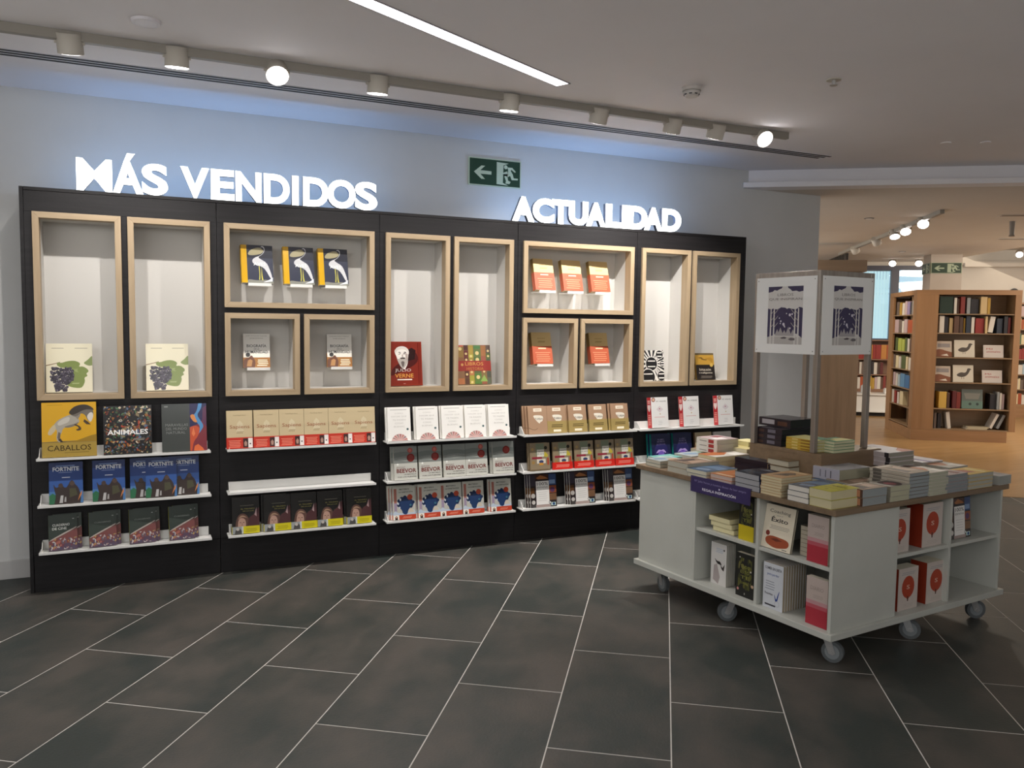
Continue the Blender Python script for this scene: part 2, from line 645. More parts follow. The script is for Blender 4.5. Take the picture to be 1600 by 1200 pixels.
# ledges
LZ = [.777, .514, .250]
LX = [(-.520, .385), (.478, 1.392), (1.463, 2.392), (2.445, 3.385), (3.410, 4.392)]
BN = ['first bay', 'second bay', 'third bay', 'fourth bay', 'fifth bay']
RN = ['upper', 'middle', 'lowest']
for b, (x0, x1) in enumerate(LX):
    for r_, z in enumerate(LZ):
        nm = f'white metal book ledge, {RN[r_]} of three in {BN[b]} from left'
        if b == 1 and r_ == 1:
            nm = 'empty white metal book ledge between the two filled rows, second bay'
        o = thing('book_ledge', nm, 'ledge', (x0, 0, z), group='white book ledges on the black shelving')
        L = x1 - x0
        p = MB()
        p.box(0, 5.142, -.010, L, FY, 0)
        p.build('ledge_plate', M_WHITE, o, .003)
        MB().box(0, 5.138, -.011, L, 5.1425, .004).build('front_lip', M_WHITE, o, .0015)
        MB().box(.012, FY - .014, 0, L - .012, FY - .002, .052).build('back_plate', M_WHITE, o, .0015)
        MB().prism([(5.150, 0), (5.232, 0), (5.232, .050), (5.205, .050)], lambda a, c, d: V((.012 + d, a, c)), .003).build('end_cheek', M_WHITE, o)


# ------------------------------------------------------------------ cover designs
def swirl(seed, n, cols, x0=0, x1=1, y0=0, y1=1, s=.06):
    rr = random.Random(seed)
    out = []
    for _ in range(n):
        a, b = rr.uniform(x0, x1), rr.uniform(y0, y1)
        k = rr.uniform(.4, 1.2) * s
        ang = rr.uniform(0, 6.28)
        pts = []
        m_ = rr.choice([4, 5, 6, 7])
        for j in range(m_):
            q = 6.283 * j / m_
            r2 = k * rr.uniform(.5, 1.3)
            u, v_ = r2 * math.cos(q), .6 * r2 * math.sin(q)
            pa = a + u * math.cos(ang) - v_ * math.sin(ang)
            pb = b + u * math.sin(ang) + v_ * math.cos(ang)
            pts.append((min(x1, max(x0, pa)), min(y1, max(y0, pb))))
        out.append(('p', pts, rr.choice(cols)))
    return out


A_GRAPE = [('r', 0, 0, 1, 1, 'e6dfc4'), ('r', .12, .90, .38, .908, '6b6454'), ('r', .62, .90, .9, .908, '6b6454'),
           ('p', [(0, .56), (.2, .60), (.3, .625), (.3, .605), (0, .54)], '8d7452'),
           ('p', [(.25, .62), (.33, .60), (.45, .64), (.6, .65), (.7, .62), (.74, .58), (.7, .52), (.8, .53), (.9, .47), (.92, .42), (.86, .38), (.9, .33), (.82, .30), (.84, .22), (.78, .1), (.7, .08), (.55, .1), (.44, .14), (.5, .22), (.6, .3), (.58, .42), (.5, .5), (.32, .5), (.22, .56)], '7d8c4a'),
           ('p', [(.8, .60), (.9, .66), (.98, .74), (1, .74), (1, .55), (.93, .54), (.86, .56)], '86945a'),
           ('p', [(.52, .5), (.62, .47), (.7, .49), (.66, .44), (.72, .4), (.62, .42)], '93a062')]
_r = random.Random(3)
for _ in range(300):
    a = _r.uniform(.1, .58)
    b = _r.uniform(.02, .5)
    lim = .26 if b > .25 else .1 + b * .35
    if abs(a - (.34 + (b - .25) * .1)) < lim:
        A_GRAPE.append(('c', a, b, .032, _r.choice(['3a3640', '46404c', '2e2b34', '514a58', '3c3442'])))
        if _r.random() < .4:
            A_GRAPE.append(('c', a + .008, b + .008, .007, 'b9b4bd'))
A_GRAPE += lines(.55, .72, .17, .2, 2, 'b9c08a')

A_BIRD = [('r', 0, 0, 1, 1, '2b2c36'), ('r', 0, 0, 1, .66, '3c3f4e'), ('p', [(0, 0), (1, 0), (1, .05), (.7, .1), (.4, .06), (0, .1)], '8a8a80')] + \
    [('p', [(.02, .74), (.12, .86), (.35, .93), (.52, .94), (.60, .90), (.66, .86), (.60, .80), (.5, .76), (.2, .72)], 'a39a78'),
     ('p', [(.52, .95), (.62, .96), (.68, .90), (.64, .80), (.5, .72), (.3, .67), (.2, .60), (.22, .52), (.36, .46), (.55, .44), (.7, .36), (.9, .1), (.96, .14), (.84, .42), (.74, .55), (.56, .62), (.42, .68), (.58, .75), (.68, .83), (.70, .93), (.62, .99)], 'cfcfd2'),
     ('p', [(.44, .46), (.46, .2), (.43, .08), (.48, .08), (.49, .2), (.48, .45)], 'c9c05a'),
     ('p', [(.55, .44), (.57, .2), (.6, .08), (.54, .08), (.53, .2)], 'c9c05a'),
     ('t', 'AVES', .48, .46, .085, .46, 'f2f2ef', .01), ('p', [(.6, .02), (.96, .05), (.97, .16), (.85, .1)], 'dfe2e6')]
def shift_u(prims, u0):
    f = lambda u: u0 + u * (1 - u0)
    out = []
    for q in prims:
        if q[0] == 'p':
            out.append(('p', [(f(a), b) for a, b in q[1]], q[2]))
        elif q[0] == 'r':
            out.append(('r', f(q[1]), q[2], f(q[3]), q[4], q[5]))
        elif q[0] == 't':
            out.append(('t', q[1], f(q[2]), q[3], q[4], q[5] * (1 - u0), *q[6:]))
        else:
            out.append(('c', f(q[1]), q[2], q[3] * (1 - u0), q[4]))
    return out


A_BIRD = [('r', 0, 0, 1, 1, 'd6a61a')] + shift_u(A_BIRD, .18)
A_BIO = [('r', 0, 0, 1, 1, 'd9d5cc'), ('t', 'JOSÉ ANTONIO MARINA', .5, .92, .03, .8, '4a4742', 0), ('t', 'JAVIER RAMBAUD', .5, .85, .025, .5, '5a5752', 0),
         ('t', 'BIOGRAFÍA', .5, .60, .105, .74, '2c2a28', .01), ('t', 'DE LA', .5, .53, .04, .2, '2c2a28', 0), ('t', 'HUMANIDAD', .5, .42, .085, .84, '2c2a28', .01)]
A_BIOB = [('r', 0, 0, 1, 1, 'a9702c'), ('r', 0, .72, 1, 1, 'f3efe2'), ('p', [(0, 0), (.42, 0), (.46, .4), (.38, .7), (.3, .9), (.2, .7), (.08, .65), (0, .5)], '6d3c1c'),
          ('p', [(.12, .1), (.3, .1), (.34, .5), (.26, .6), (.16, .5)], 'c08a50'), ('c', .17, .9, .085, '2a2624')] + lines(.5, .95, .12, .62, 4, 'f0e2c0', .6, .3)
A_VERNE = [('r', 0, 0, 1, 1, '86301f'), ('r', .03, .02, .97, .98, '7c2a1e'), ('r', .88, .03, .9, .97, '5e1610'), ('r', .94, .03, .95, .97, '5e1610'),
           ('p', [(.02, .2), (.3, .3), (.9, .5), (.86, .76), (.6, .8), (.4, .55), (.1, .4)], '4c1a18'),
           ('p', [(.55, .55), (.78, .6), (.82, .8), (.7, .86), (.55, .8)], '2c1616'),
           ('p', [(.2, .72), (.18, .8), (.24, .84), (.32, .86), (.48, .86), (.58, .8), (.6, .73), (.58, .6), (.56, .48), (.5, .40), (.46, .36), (.4, .40), (.34, .48), (.26, .58), (.24, .66)], 'efe9e2'),
           ('p', [(.3, .72), (.37, .735), (.37, .72), (.3, .705)], '4a3a36'), ('p', [(.44, .73), (.53, .74), (.53, .72), (.44, .71)], '4a3a36'),
           ('p', [(.40, .71), (.43, .71), (.445, .65), (.39, .645)], 'b9aaa0'), ('p', [(.33, .63), (.42, .645), (.51, .635), (.5, .61), (.42, .622), (.34, .61)], '5b4d48'),
           ('p', [(.36, .585), (.48, .59), (.46, .575), (.38, .575)], '7a4a42'), ('p', [(.36, .56), (.49, .56), (.47, .44), (.42, .42), (.38, .48)], '9a908a'),
           ('p', [(.24, .8), (.3, .86), (.46, .885), (.56, .84), (.5, .83), (.34, .82)], 'c9c2ba'),
           ('p', [(.19, .78), (.22, .84), (.30, .885), (.44, .90), (.56, .86), (.62, .79), (.61, .70), (.57, .74), (.54, .80), (.40, .83), (.27, .81), (.22, .74)], 'd9d2ca'),
           ('p', [(.24, .62), (.30, .60), (.36, .63), (.42, .615), (.48, .63), (.55, .60), (.58, .62), (.55, .50), (.49, .42), (.42, .38), (.35, .43), (.28, .54)], 'b8b0a8'), ('p', [(.36, .54), (.42, .56), (.48, .54), (.45, .44), (.42, .41), (.39, .45)], '6c625e'),
           ('p', [(.35, .62), (.42, .64), (.5, .62), (.47, .60), (.42, .61), (.37, .60)], '4a403c'), ('p', [(.5, .74), (.58, .72), (.58, .60), (.54, .56), (.51, .64)], 'b5a59c'),
           ('p', [(.28, .755), (.34, .765), (.38, .75), (.34, .745)], '3a2c28'), ('p', [(.44, .755), (.5, .77), (.55, .755), (.5, .745)], '3a2c28'),
           ('t', 'JULIO', .42, .30, .085, .48, 'd9d2cc', -.005), ('t', 'VERNE', .45, .18, .09, .56, 'd99a4a', .012), ('r', .24, .125, .68, .15, 'efe6dc'), ('r', .42, .04, .48, .05, 'c9a090')]
A_LIBROS = [('r', 0, 0, 1, 1, '7a5a34')]
_r = random.Random(5)
_x = 0
for cw, cc in ((.2, 'a4643a'), (.14, '5b2b20'), (.15, 'a08f3c'), (.22, '4d6a38'), (.15, '8a5a3c'), (.14, '5c5a44')):
    y = 0
    while y < 1:
        hh = _r.uniform(.08, .2)
        c2_ = tuple(min(255, max(0, int(int(cc[i:i + 2], 16) * _r.uniform(.75, 1.08)))) for i in (0, 2, 4))
        A_LIBROS.append(('r', _x + .008, y + .006, _x + cw - .008, min(1, y + hh), '%02x%02x%02x' % c2_))
        if _r.random() < .5 and y + hh < .97:
            A_LIBROS.append(('c', _x + cw / 2, y + hh / 2, cw * .25, 'c9b27a'))
        y += hh
    _x += cw
A_LIBROS += [('r', 0, .34, 1, .60, '8a261c'), ('t', 'LIBROS', .5, .48, .085, .54, 'c99a4a', -.004), ('t', 'HISTORIA', .52, .36, .075, .5, 'b07a3a', -.004), ('c', .14, .5, .04, 'b98a4a'), ('p', [(.66, .07), (.78, .24), (.9 * .98, .07)], '7d9a4a')]
A_ROSE = [('r', 0, 0, 1, 1, 'd9bd84'), ('p', [(.1, .42), (.14, .5), (.17, .44), (.3, .52), (.34, .44), (.4, .5), (.42, .42)], '7c6432'), ('p', [(.6, .42), (.64, .52), (.66, .44), (.78, .56), (.8, .46), (.9, .6), (.94, .42)], '7c6432'), ('r', .3, .8, .7, .815, 'b28f55')] + lines(.3, .7, .68, .74, 2, 'a98a50')
A_ROSEB = [('r', .03, .04, .97, .96, 'b8583a'), ('r', .3, .84, .7, .9, 'f0d9b0')] + lines(.12, .9, .14, .74, 5, 'e3a27c', .25, .25)
A_BW = [('r', 0, 0, 1, 1, 'ece8e0')]
for i in range(34):
    a = i / 34 * 6.283
    x0_, y0_ = .42, .56
    A_BW.append(('p', [(min(1, max(0, x0_ + 1.3 * math.cos(a - .045))), min(1, max(0, y0_ + math.sin(a - .045)))), (min(1, max(0, x0_ + 1.3 * math.cos(a + .045))), min(1, max(0, y0_ + math.sin(a + .045)))), (x0_ + .1 * math.cos(a), y0_ + .08 * math.sin(a))], '1b1a1c'))
for cx, cy, cr in ((.4, .56, .30), (.8, .86, .19), (.93, .56, .14), (.22, .12, .36), (.86, .16, .22)):
    if cx + cr > 1 or cy * 1.23 - cr < 0 or cx - cr < 0:
        for col_, rr_ in (('ece8e0', cr), ('1b1a1c', cr * .9)):
            pts = [(min(1, max(0, cx + rr_ * math.cos(6.283 * i / 20))), min(1, max(0, cy + rr_ * .81 * math.sin(6.283 * i / 20)))) for i in range(20)]
            A_BW.append(('p', pts, col_))
    else:
        A_BW.append(('c', cx, cy, cr, 'ece8e0'))
        A_BW.append(('c', cx, cy, cr * .9, '1b1a1c'))
    for kk in (-1, 1):
        A_BW.append(('r', max(0, cx - cr * .6), cy + kk * cr * .3 - .018, min(1, cx + cr * .6), cy + kk * cr * .3 + .018, 'ece8e0'))
A_YELL = [('r', 0, 0, 1, 1, 'c79a3c'), ('r', 0, .93, 1, 1, '6a5a3c'), ('p', [(.1, .82), (.35, .86), (.4, .78), (.65, .76), (.6, .72), (.36, .74), (.3, .8)], '7c5a20'), ('p', [(.5, .8), (.8, .84), (.95, .78), (.9, .62), (.8, .7)], 'b5862c'),
          ('r', 0, 0, 1, .56, '211a18'), ('c', .84, .55, .09, 'd9b45a'), ('t', 'bitcoin', .48, .33, .1, .62, 'd9d0be', .01), ('t', 'inteligente', .5, .21, .08, .72, 'd9d0be', .01)] + lines(.2, .85, .06, .16, 3, '8a8074', .4)

A_CAB = [('r', 0, 0, 1, 1, 'd6a31c'), ('r', 0, 0, 1, .27, 'a88c3c'), ('p', [(0, .27), (1, .26), (1, .30), (0, .285)], '8a7440'), ('p', [(.42, .27), (.62, .29), (.9, .38), (1, .4), (1, .27)], '9c7a22'), ('r', .1, .95, .38, .957, 'a67c12'),
         ('p', [(.24, .62), (.3, .68), (.42, .74), (.55, .78), (.62, .74), (.7, .66), (.66, .6), (.6, .57), (.46, .55), (.38, .52), (.36, .44), (.3, .36), (.36, .28), (.3, .27), (.26, .34), (.28, .46), (.26, .52), (.18, .54)], 'a9a295'),
         ('p', [(.40, .55), (.46, .57), (.60, .60), (.68, .64), (.66, .60), (.58, .55), (.46, .53)], '7c756a'), ('p', [(.60, .74), (.66, .80), (.72, .82), (.70, .74), (.66, .68)], '8d857a'),
         ('p', [(.28, .36), (.30, .46), (.34, .44), (.33, .34), (.31, .28)], '6a5f50'),
         ('p', [(.28, .63), (.4, .71), (.52, .74), (.5, .64), (.4, .6), (.3, .57)], 'c6c0b4'),
         ('p', [(.24, .62), (.14, .52), (.1, .42), (.16, .40), (.2, .44), (.26, .5)], 'c9b894'),
         ('p', [(.5, .78), (.62, .72), (.72, .80), (.8, .76), (.84, .66), (.9, .62), (.93, .68), (.96, .8), (.92, .88), (.82, .9), (.7, .92), (.6, .88)], '6f675e'),
         ('p', [(.48, .8), (.56, .9), (.68, .95), (.82, .955), (.93, .9), (.97, .84), (.9, .86), (.78, .86), (.66, .80), (.56, .76)], '3c342e'),
         ('p', [(.82, .74), (.86, .65), (.9, .62), (.94, .7), (.95, .78), (.9, .82)], 'd8d0c4'), ('p', [(.62, .6), (.72, .54), (.72, .48), (.64, .47), (.62, .5), (.68, .51), (.66, .55), (.58, .58)], '4a3a28'),
         ('p', [(.78, .68), (.84, .64), (.9, .58), (.82, .585), (.76, .64)], '4a3a28'), ('p', [(.34, .34), (.38, .28), (.46, .27), (.34, .27), (.3, .32)], '3c3024'),
         ('t', 'CABALLOS', .5, .115, .10, .80, '3e3010', .004)] + lines(.4, .9, .075, .09, 1, '6d5a24')
PAL = ['6b4a36', '3e5a3a', '8a7a5a', '5a6a86', 'a3462c', '2c2a26', 'b59a6a', '4a6a4a', '7a3a2a', '5c6a7a', 'c9b9a0', '39424a', '94602c', '262a2c', '50402c']
A_ANI = [('r', 0, 0, 1, 1, '1e1b1c')] + swirl(11, 430, PAL, .01, .99, .01, .99, .042) + [('t', 'ANIMALES', .5, .40, .105, .84, 'f5f3ef', .02)] + lines(.6, .86, .28, .33, 2, '9a9488')
A_MAR = [('r', 0, 0, 1, 1, '3d413e'), ('r', .62, 0, 1, 1, '7c2a34'), ('p', [(.62, .5), (.8, .56), (.9, .62), (1, .9), (1, 1), (.62, 1)], '231f4e'), ('p', [(.9, .6), (1, .5), (1, .96), (.92, .9)], '5a2a4c'),
         ('p', [(.82, 1), (.9, 1), (.88, .88), (.78, .76), (.86, .64), (.94, .52), (.86, .4), (.8, .34), (.86, .5), (.78, .6), (.66, .72), (.78, .82)], '4d8cc0'),
         ('p', [(.63, .76), (.72, .78), (.76, .66), (.8, .6), (.72, .6), (.64, .7)], 'd98a4a'),
         ('p', [(.62, .5), (.74, .54), (.86, .48), (.8, .3), (.7, .2), (.66, 0), (.62, 0)], 'c4502e'), ('p', [(.7, 0), (.72, .1), (.8, .14), (.9, .06), (.94, 0)], 'd96a3a'), ('p', [(.66, .36), (.7, .5), (.74, .36), (.7, .3)], 'e07a4a'),
         ('t', 'MARAVILLAS', .33, .53, .055, .5, '8a8c88', -.006), ('t', 'DEL MUNDO', .32, .45, .055, .46, '8a8c88', -.006), ('t', 'NATURAL', .31, .37, .055, .42, '8a8c88', -.006), ('r', .06, .93, .14, .96, '7a7c78')]
A_FORT = [('r', 0, 0, 1, 1, '24407e'), ('r', 0, 0, 1, .55, '34589a'), ('r', 0, 0, 1, .3, '4a78ac'), ('r', 0, .82, 1, 1, '1c2f60'),
          ('p', [(0, 0), (.4, 0), (.3, .16), (.1, .26), (0, .2)], '2f6a48'),
          ('p', [(.12, .5), (.2, .38), (.3, .42), (.36, .52), (.42, .4), (.5, .38), (.56, .44), (.62, .54), (.7, .56), (.76, .46), (.84, .4), (.9, .3), (.94, .15), (.92, 0), (.15, 0), (.2, .2), (.16, .32)], '3a2f2c'),
          ('c', .68, .48, .075, '54423a'), ('c', .34, .44, .07, '4a3a34'), ('p', [(.6, .36), (.78, .36), (.84, .2), (.6, .14)], '4c4a36'), ('p', [(.3, .02), (.34, .2), (.42, .2), (.4, .02)], 'b9b6b4'), ('p', [(.44, .04), (.46, .16), (.5, .16), (.5, .04)], 'a5a2a0'),
          ('p', [(.84, .05), (.96, .2), (.97, .3), (.9, .2)], 'c87e4a'), ('t', 'FORTNITE', .5, .78, .105, .78, 'c6cbd2', .03), ('r', .2, .9, .76, .92, '6f87b4'), ('r', .28, .745, .68, .755, '8fa2c6'), ('r', .38, .62, .62, .64, 'c6d0e2')]
A_DARK = [('r', 0, 0, 1, 1, '39423c'), ('p', [(0, 0), (1, 0), (1, .60), (.78, .52), (.5, .42), (.2, .34), (0, .26)], '7c4a48'), ('p', [(0, 0), (1, 0), (1, .2), (0, .16)], '5c4a5c')] + \
    swirl(21, 60, ['9c9496', '8a3a32', '6a5a66', 'b0905a', '54506a', 'a8655a', 'c2b8b4'], .02, .98, .02, .34, .06) + [('p', [(.02, .27), (.5, .43), (.78, .53), (.98, .61), (.98, .64), (.75, .56), (.45, .46), (.02, .3)], 'b5a8a0'), ('r', .84, .86, .9, .875, 'b9bdb9')]
A_DARK1 = A_DARK + [('t', 'CUADERNO', .44, .68, .07, .6, 'dadcd6', .02), ('t', 'DE CINE', .38, .58, .07, .5, 'cfd2cb', .02)]
A_DARK2 = A_DARK + [('t', 'CUADERNO', .5, .68, .045, .6, '8a908a', 0)]
A_SAP = [('r', 0, 0, 1, 1, 'cdb992'), ('p', [(.36, .4), (.4, .66), (.5, .74), (.62, .66), (.66, .4)], 'd8c9a6'), ('t', 'Yuval Noah Harari', .5, .86, .028, .5, '8a7a58', 0), ('t', 'Sapiens', .5, .50, .12, .76, '9a4a24', -.004)] + lines(.36, .66, .40, .46, 2, '9c8458', .5)
A_SAPB = [('r', 0, 0, 1, 1, 'c4301c'), ('r', .62, .06, .82, .9, '3a1c1a'), ('r', .82, .04, .99, .92, 'f0e8e2'), ('c', .9, .4, .03, '3a2a2a'), ('p', [(.66, .5), (.72, .7), (.78, .5), (.76, .2), (.68, .2)], 'b08a7a')] + lines(.06, .54, .12, .82, 5, 'e98c74', .45, .2)
A_WOM = [('r', 0, 0, 1, 1, '1e1c1b'), ('p', [(.5, .1), (1, .1), (1, .70), (.9, .66), (.8, .5), (.6, .44)], '4a2c2e'), ('p', [(.82, .5), (.9, .7), (.9, .45)], 'a58a8a'), ('r', .3, .76, .8, .775, '6a6658'),
         ('t', 'EL TRIUNFO', .58, .66, .032, .5, 'a09a50', 0), ('t', 'DE LA LUZ', .6, .60, .03, .4, 'a09a50', 0),
         ('p', [(.1, .18), (.16, .40), (.22, .50), (.34, .56), (.48, .54), (.6, .44), (.6, .36), (.54, .2), (.5, .1), (.18, .1)], '5a4038'),
         ('p', [(.2, .16), (.22, .36), (.3, .44), (.44, .42), (.5, .34), (.5, .2), (.46, .1), (.24, .1)], 'b08c7c'), ('p', [(.2, .38), (.3, .50), (.44, .50), (.56, .42), (.5, .44), (.36, .46), (.26, .42)], '9a7c66'),
         ('r', .27, .30, .33, .315, '4a322c'), ('r', .39, .30, .45, .315, '4a322c'), ('p', [(.35, .3), (.37, .3), (.38, .22), (.345, .22)], '93705f'), ('r', .32, .175, .42, .187, '7c4a42')]
A_WOMB = [('r', 0, 0, 1, 1, 'c9bd1c'), ('r', 0, 0, .4, 1, '8f9496'), ('p', [(.08, 0), (.12, .6), (.2, .9), (.3, .7), (.36, .2), (.34, 0)], '4a4846'), ('c', .2, .66, .06, 'b8b0a8'), ('r', .34, 0, .4, 1, 'c2c4c0')] + lines(.46, .92, .2, .75, 3, '8c8414', .35, .3)
A_COMO = [('r', 0, 0, 1, 1, 'efece6'), ('r', .12, .92, .84, .932, '8a8884')] + [('t', s_, .5, y_, .045, w_, 'bdbab4', -.008) for s_, y_, w_ in (('CÓMO', .8, .36), ('HACER QUE', .70, .66), ('TE PASEN', .60, .56), ('COSAS', .50, .36), ('BUENAS', .40, .46))] + \
    [('c', .86, .34, .05, '3c5a5c'), ('p', [(.14, .0), (.2, .1), (.32, .18), (.5, .215), (.68, .18), (.8, .1), (.86, 0)], 'c9a6a0')] + \
    [('p', [(.5 + .34 * math.cos(q), .2 * math.sin(q)), (.5 + .34 * math.cos(q + .12), .2 * math.sin(q + .12)), (.5 + .1 * math.cos(q), .05 * math.sin(q))], c_) for q, c_ in ((.2, 'a03c34'), (.6, '4a5a6a'), (1.0, 'b0543c'), (1.4, '8a2c2c'), (1.8, '5a6a5a'), (2.2, 'b04a3a'), (2.6, '6a4a4a'))]
A_BEE = [('r', 0, 0, 1, 1, 'c4c3ba'), ('r', 0, .5, 1, 1, '7c807c'), ('p', [(0, .82), (.4, .86), (1, .80), (1, .68), (.5, .72), (0, .66)], '6a706c'), ('p', [(.1, .62), (.5, .66), (.9, .6), (.5, .56)], '969a94'),
         ('p', [(.1, .47), (.16, .51), (.2, .47), (.16, .44)], 'f0f0ea'), ('t', 'ANTONY', .28, .36, .04, .38, '6a2a24', 0), ('t', 'BEEVOR', .52, .215, .125, .84, '6e1c18', .02), ('t', 'LA BATALLA', .68, .15, .035, .52, '3a3634', .01), ('t', 'POR LOS PUENTES', .54, .075, .035, .8, '3a3634', .01)]
A_BEE2 = A_BEE + [('c', .72, .66, .17, '6e1f1c'), ('c', .72, .66, .12, '843430'), ('c', .70, .88, .11, 'a04a44'), ('c', .70, .88, .07, 'b8665c')]
A_BEE3 = A_BEE + [('c', .64, .74, .17, '6e1f1c'), ('c', .64, .74, .12, '843430')]
A_LOB = [('r', 0, 0, 1, 1, 'b9b8ae'), ('r', .06, .18, .18, .93, 'a0665a'), ('r', .06, .18, .18, .5, '9a8aa0'), ('t', 'MISTERIO', .52, .885, .04, .44, '2e3234', .012), ('t', 'LA HABITACIÓN', .58, .80, .05, .62, '2e3234', .012),
         ('p', [(.2, .2), (.5, .2), (.6, .3), (.9, .3), (1, .2), (1, .1), (0, .1), (0, .2), (.12, .28)], 'b8c6d4'), ('p', [(.56, .2), (.7, .32), (.86, .3), (.96, .2)], 'c9bfae'),
         ('p', [(.44, .16), (.38, .3), (.26, .36), (.22, .46), (.28, .54), (.34, .62), (.5, .66), (.66, .68), (.8, .64), (.88, .56), (.92, .46), (.88, .38), (.76, .34), (.68, .28), (.62, .14)], '243a62')] + \
    [('c', x_, y_, r_, '1d2c4c') for x_, y_, r_ in ((.26, .44, .08), (.28, .56, .08), (.4, .62, .09), (.54, .66, .08), (.9, .5, .07), (.8, .38, .07))] + [('c', .76, .66, .12, 'a8452f'), ('c', .34, .6, .035, 'd6dbe0', .06), ('c', .24, .48, .03, 'c9d0d8', .05), ('c', .3, .36, .03, 'c9d0d8', .05), ('c', .78, .42, .05, '3a6a7c')]
A_LOBB = [('r', 0, 0, 1, 1, 'b8442e'), ('r', 0, 0, .26, 1, 'e8e2d6'), ('p', [(.08, 0), (.08, .6), (.14, .85), (.2, .6), (.2, 0)], '3a2c2a'), ('c', .14, .55, .035, 'c99a80')] + lines(.4, .84, .3, .75, 2, 'dd8c74', .5, .3)
A_TUP = [('r', 0, 0, 1, 1, 'a58468'), ('r', .3, .80, .74, .92, 'e6d9c4'), ('r', .38, .85, .66, .868, 'a08a70'), ('p', [(.3, .68), (.8, .66), (.78, .5), (.72, .44), (.62, .42), (.6, .36), (.5, .42), (.4, .5), (.34, .56), (.28, .62)], 'e4dccb'),
         ('t', 'TURBIA', .56, .5, .075, .42, '3c3430', 0), ('p', [(0, .22), (.3, .12), (.5, .2), (.48, .21), (.3, .135), (0, .24)], '5a4634')]
A_TUPB = [('r', 0, 0, 1, 1, 'a08a52'), ('r', .3, .12, .7, .3, 'efe6cc')] + lines(.2, .82, .5, .78, 2, '5c4c24', .5, .1)
A_COL = [('r', 0, 0, 1, 1, '8a7a62'), ('r', .3, .55, .72, .98, '77806a'), ('c', .8, .82, .08, '2c2a24'), ('c', .14, .78, .07, 'a58a5c'), ('r', .36, .5, .72, .76, 'd6d2c6'), ('t', 'GENTE', .54, .67, .045, .3, '4a4640', 0), ('t', 'DE ARTE', .54, .58, .05, .34, '3a3632', 0),
         ('p', [(.7, .5), (.74, .7), (.92, .55), (.88, .48)], 'b8a83c'), ('r', .1, .42, .6, .5, '8a2c3a'), ('r', .34, .26, .78, .42, 'cfc8ba'), ('c', .56, .32, .12, '3a4468', .07), ('r', .46, .2, .66, .28, 'c98e3a'), ('r', .86, .2, .94, .46, 'a8442e'), ('c', .16, .3, .08, '9a7a4a'), ('r', 0, 0, 1, .05, '6a5a44')]
A_COLB = [('r', 0, 0, 1, 1, 'cc2a22')] + lines(.12, .86, .3, .75, 3, 'ee9c8c', .4, .2)
A_ESP = [('r', 0, 0, 1, 1, '32292a'), ('r', 0, .66, .2, 1, '3c3640'), ('r', .0, .3, .16, .6, '5a3c24'), ('r', .2, .86, .7, 1, '4a302c'), ('p', [(.24, .9), (.4, .98), (.6, .92), (.7, .86), (.3, .86)], 'a0663c'), ('r', .72, .66, 1, 1, '3a4c74'), ('r', .74, .7, .96, .82, '7c94b8'), ('r', .72, .42, 1, .64, '8a4a32'), ('c', .85, .52, .09, '5a3a5c'), ('r', .72, .2, 1, .4, '7a5a42'),
         ('c', .1, .36, .08, 'b9b4ae'), ('c', .11, .16, .07, 'c9c4be'), ('r', .02, .0, .2, .1, '4a4644'), ('r', .22, .06, .72, .8, 'e9e6e2'), ('r', .2, 0, .76, .08, 'a89690'), ('t', '100%', .47, .67, .095, .42, '4e4a48', .006), ('t', 'ESPAÑA', .47, .585, .06, .42, '5e5a58', -.004), ('c', .74, .13, .05, '2a2a2c'), ('c', .74, .13, .035, 'd6d6d2'), ('r', .78, .03, .96, .13, 'b8d0cc'), ('c', .88, .08, .05, '2a4a7c')] + lines(.28, .66, .2, .52, 5, 'a9a6a2', .12, .3)
A_HEART = [('r', 0, 0, 1, 1, 'ebe9e6'), ('c', .14, .92, .11, '8a4a3a'), ('c', .14, .92, .07, 'd9b49a'), ('t', 'MY WISHES', .6, .84, .045, .6, '6a6866', 0), ('c', .5, .62, .05, 'b0787c'), ('p', [(.3, .6), (.5, .5), (.72, .6), (.5, .72)], 'dcd2d4'), ('c', .5, .62, .035, 'a85c64'), ('c', .52, .45, .03, 'b8903c')] + lines(.16, .86, .34, .37, 1, 'd8a09a') + lines(.36, .66, .1, .26, 3, 'b9b9ba', .2, .5)
A_HEARTS = [('p', [(.5, .5), (.2, .62), (.12, .70), (.2, .76), (.36, .77), (.5, .72), (.64, .77), (.8, .76), (.88, .70), (.8, .62)], 'e9d6cf'), ('r', .2, .86, .8, .9, 'e9b8ac'), ('r', .2, .80, .8, .84, 'e9b8ac')] + lines(.2, .8, .1, .46, 6, 'e3a094', .5, .2)
A_PURP = [('r', 0, 0, 1, 1, '1b2148'), ('c', .5, .4, .36, '2a2860'), ('p', [(.2, .3), (.36, .46), (.5, .42), (.64, .46), (.8, .3), (.62, .36), (.5, .34), (.38, .36)], 'b9a0e0'), ('c', .5, .26, .17, '7a5cc0'), ('t', 'EL LIBRO', .5, .78, .04, .32, 'a098c8', 0), ('t', 'SECRETO', .5, .70, .055, .4, '9a90c4', 0), ('t', 'DE NOCHE', .5, .61, .06, .46, '8a80bc', 0)] + [('c', .15 + .1 * i, .1 + (i * 37 % 11) * .035, .012, 'b0a4e6') for i in range(8)]

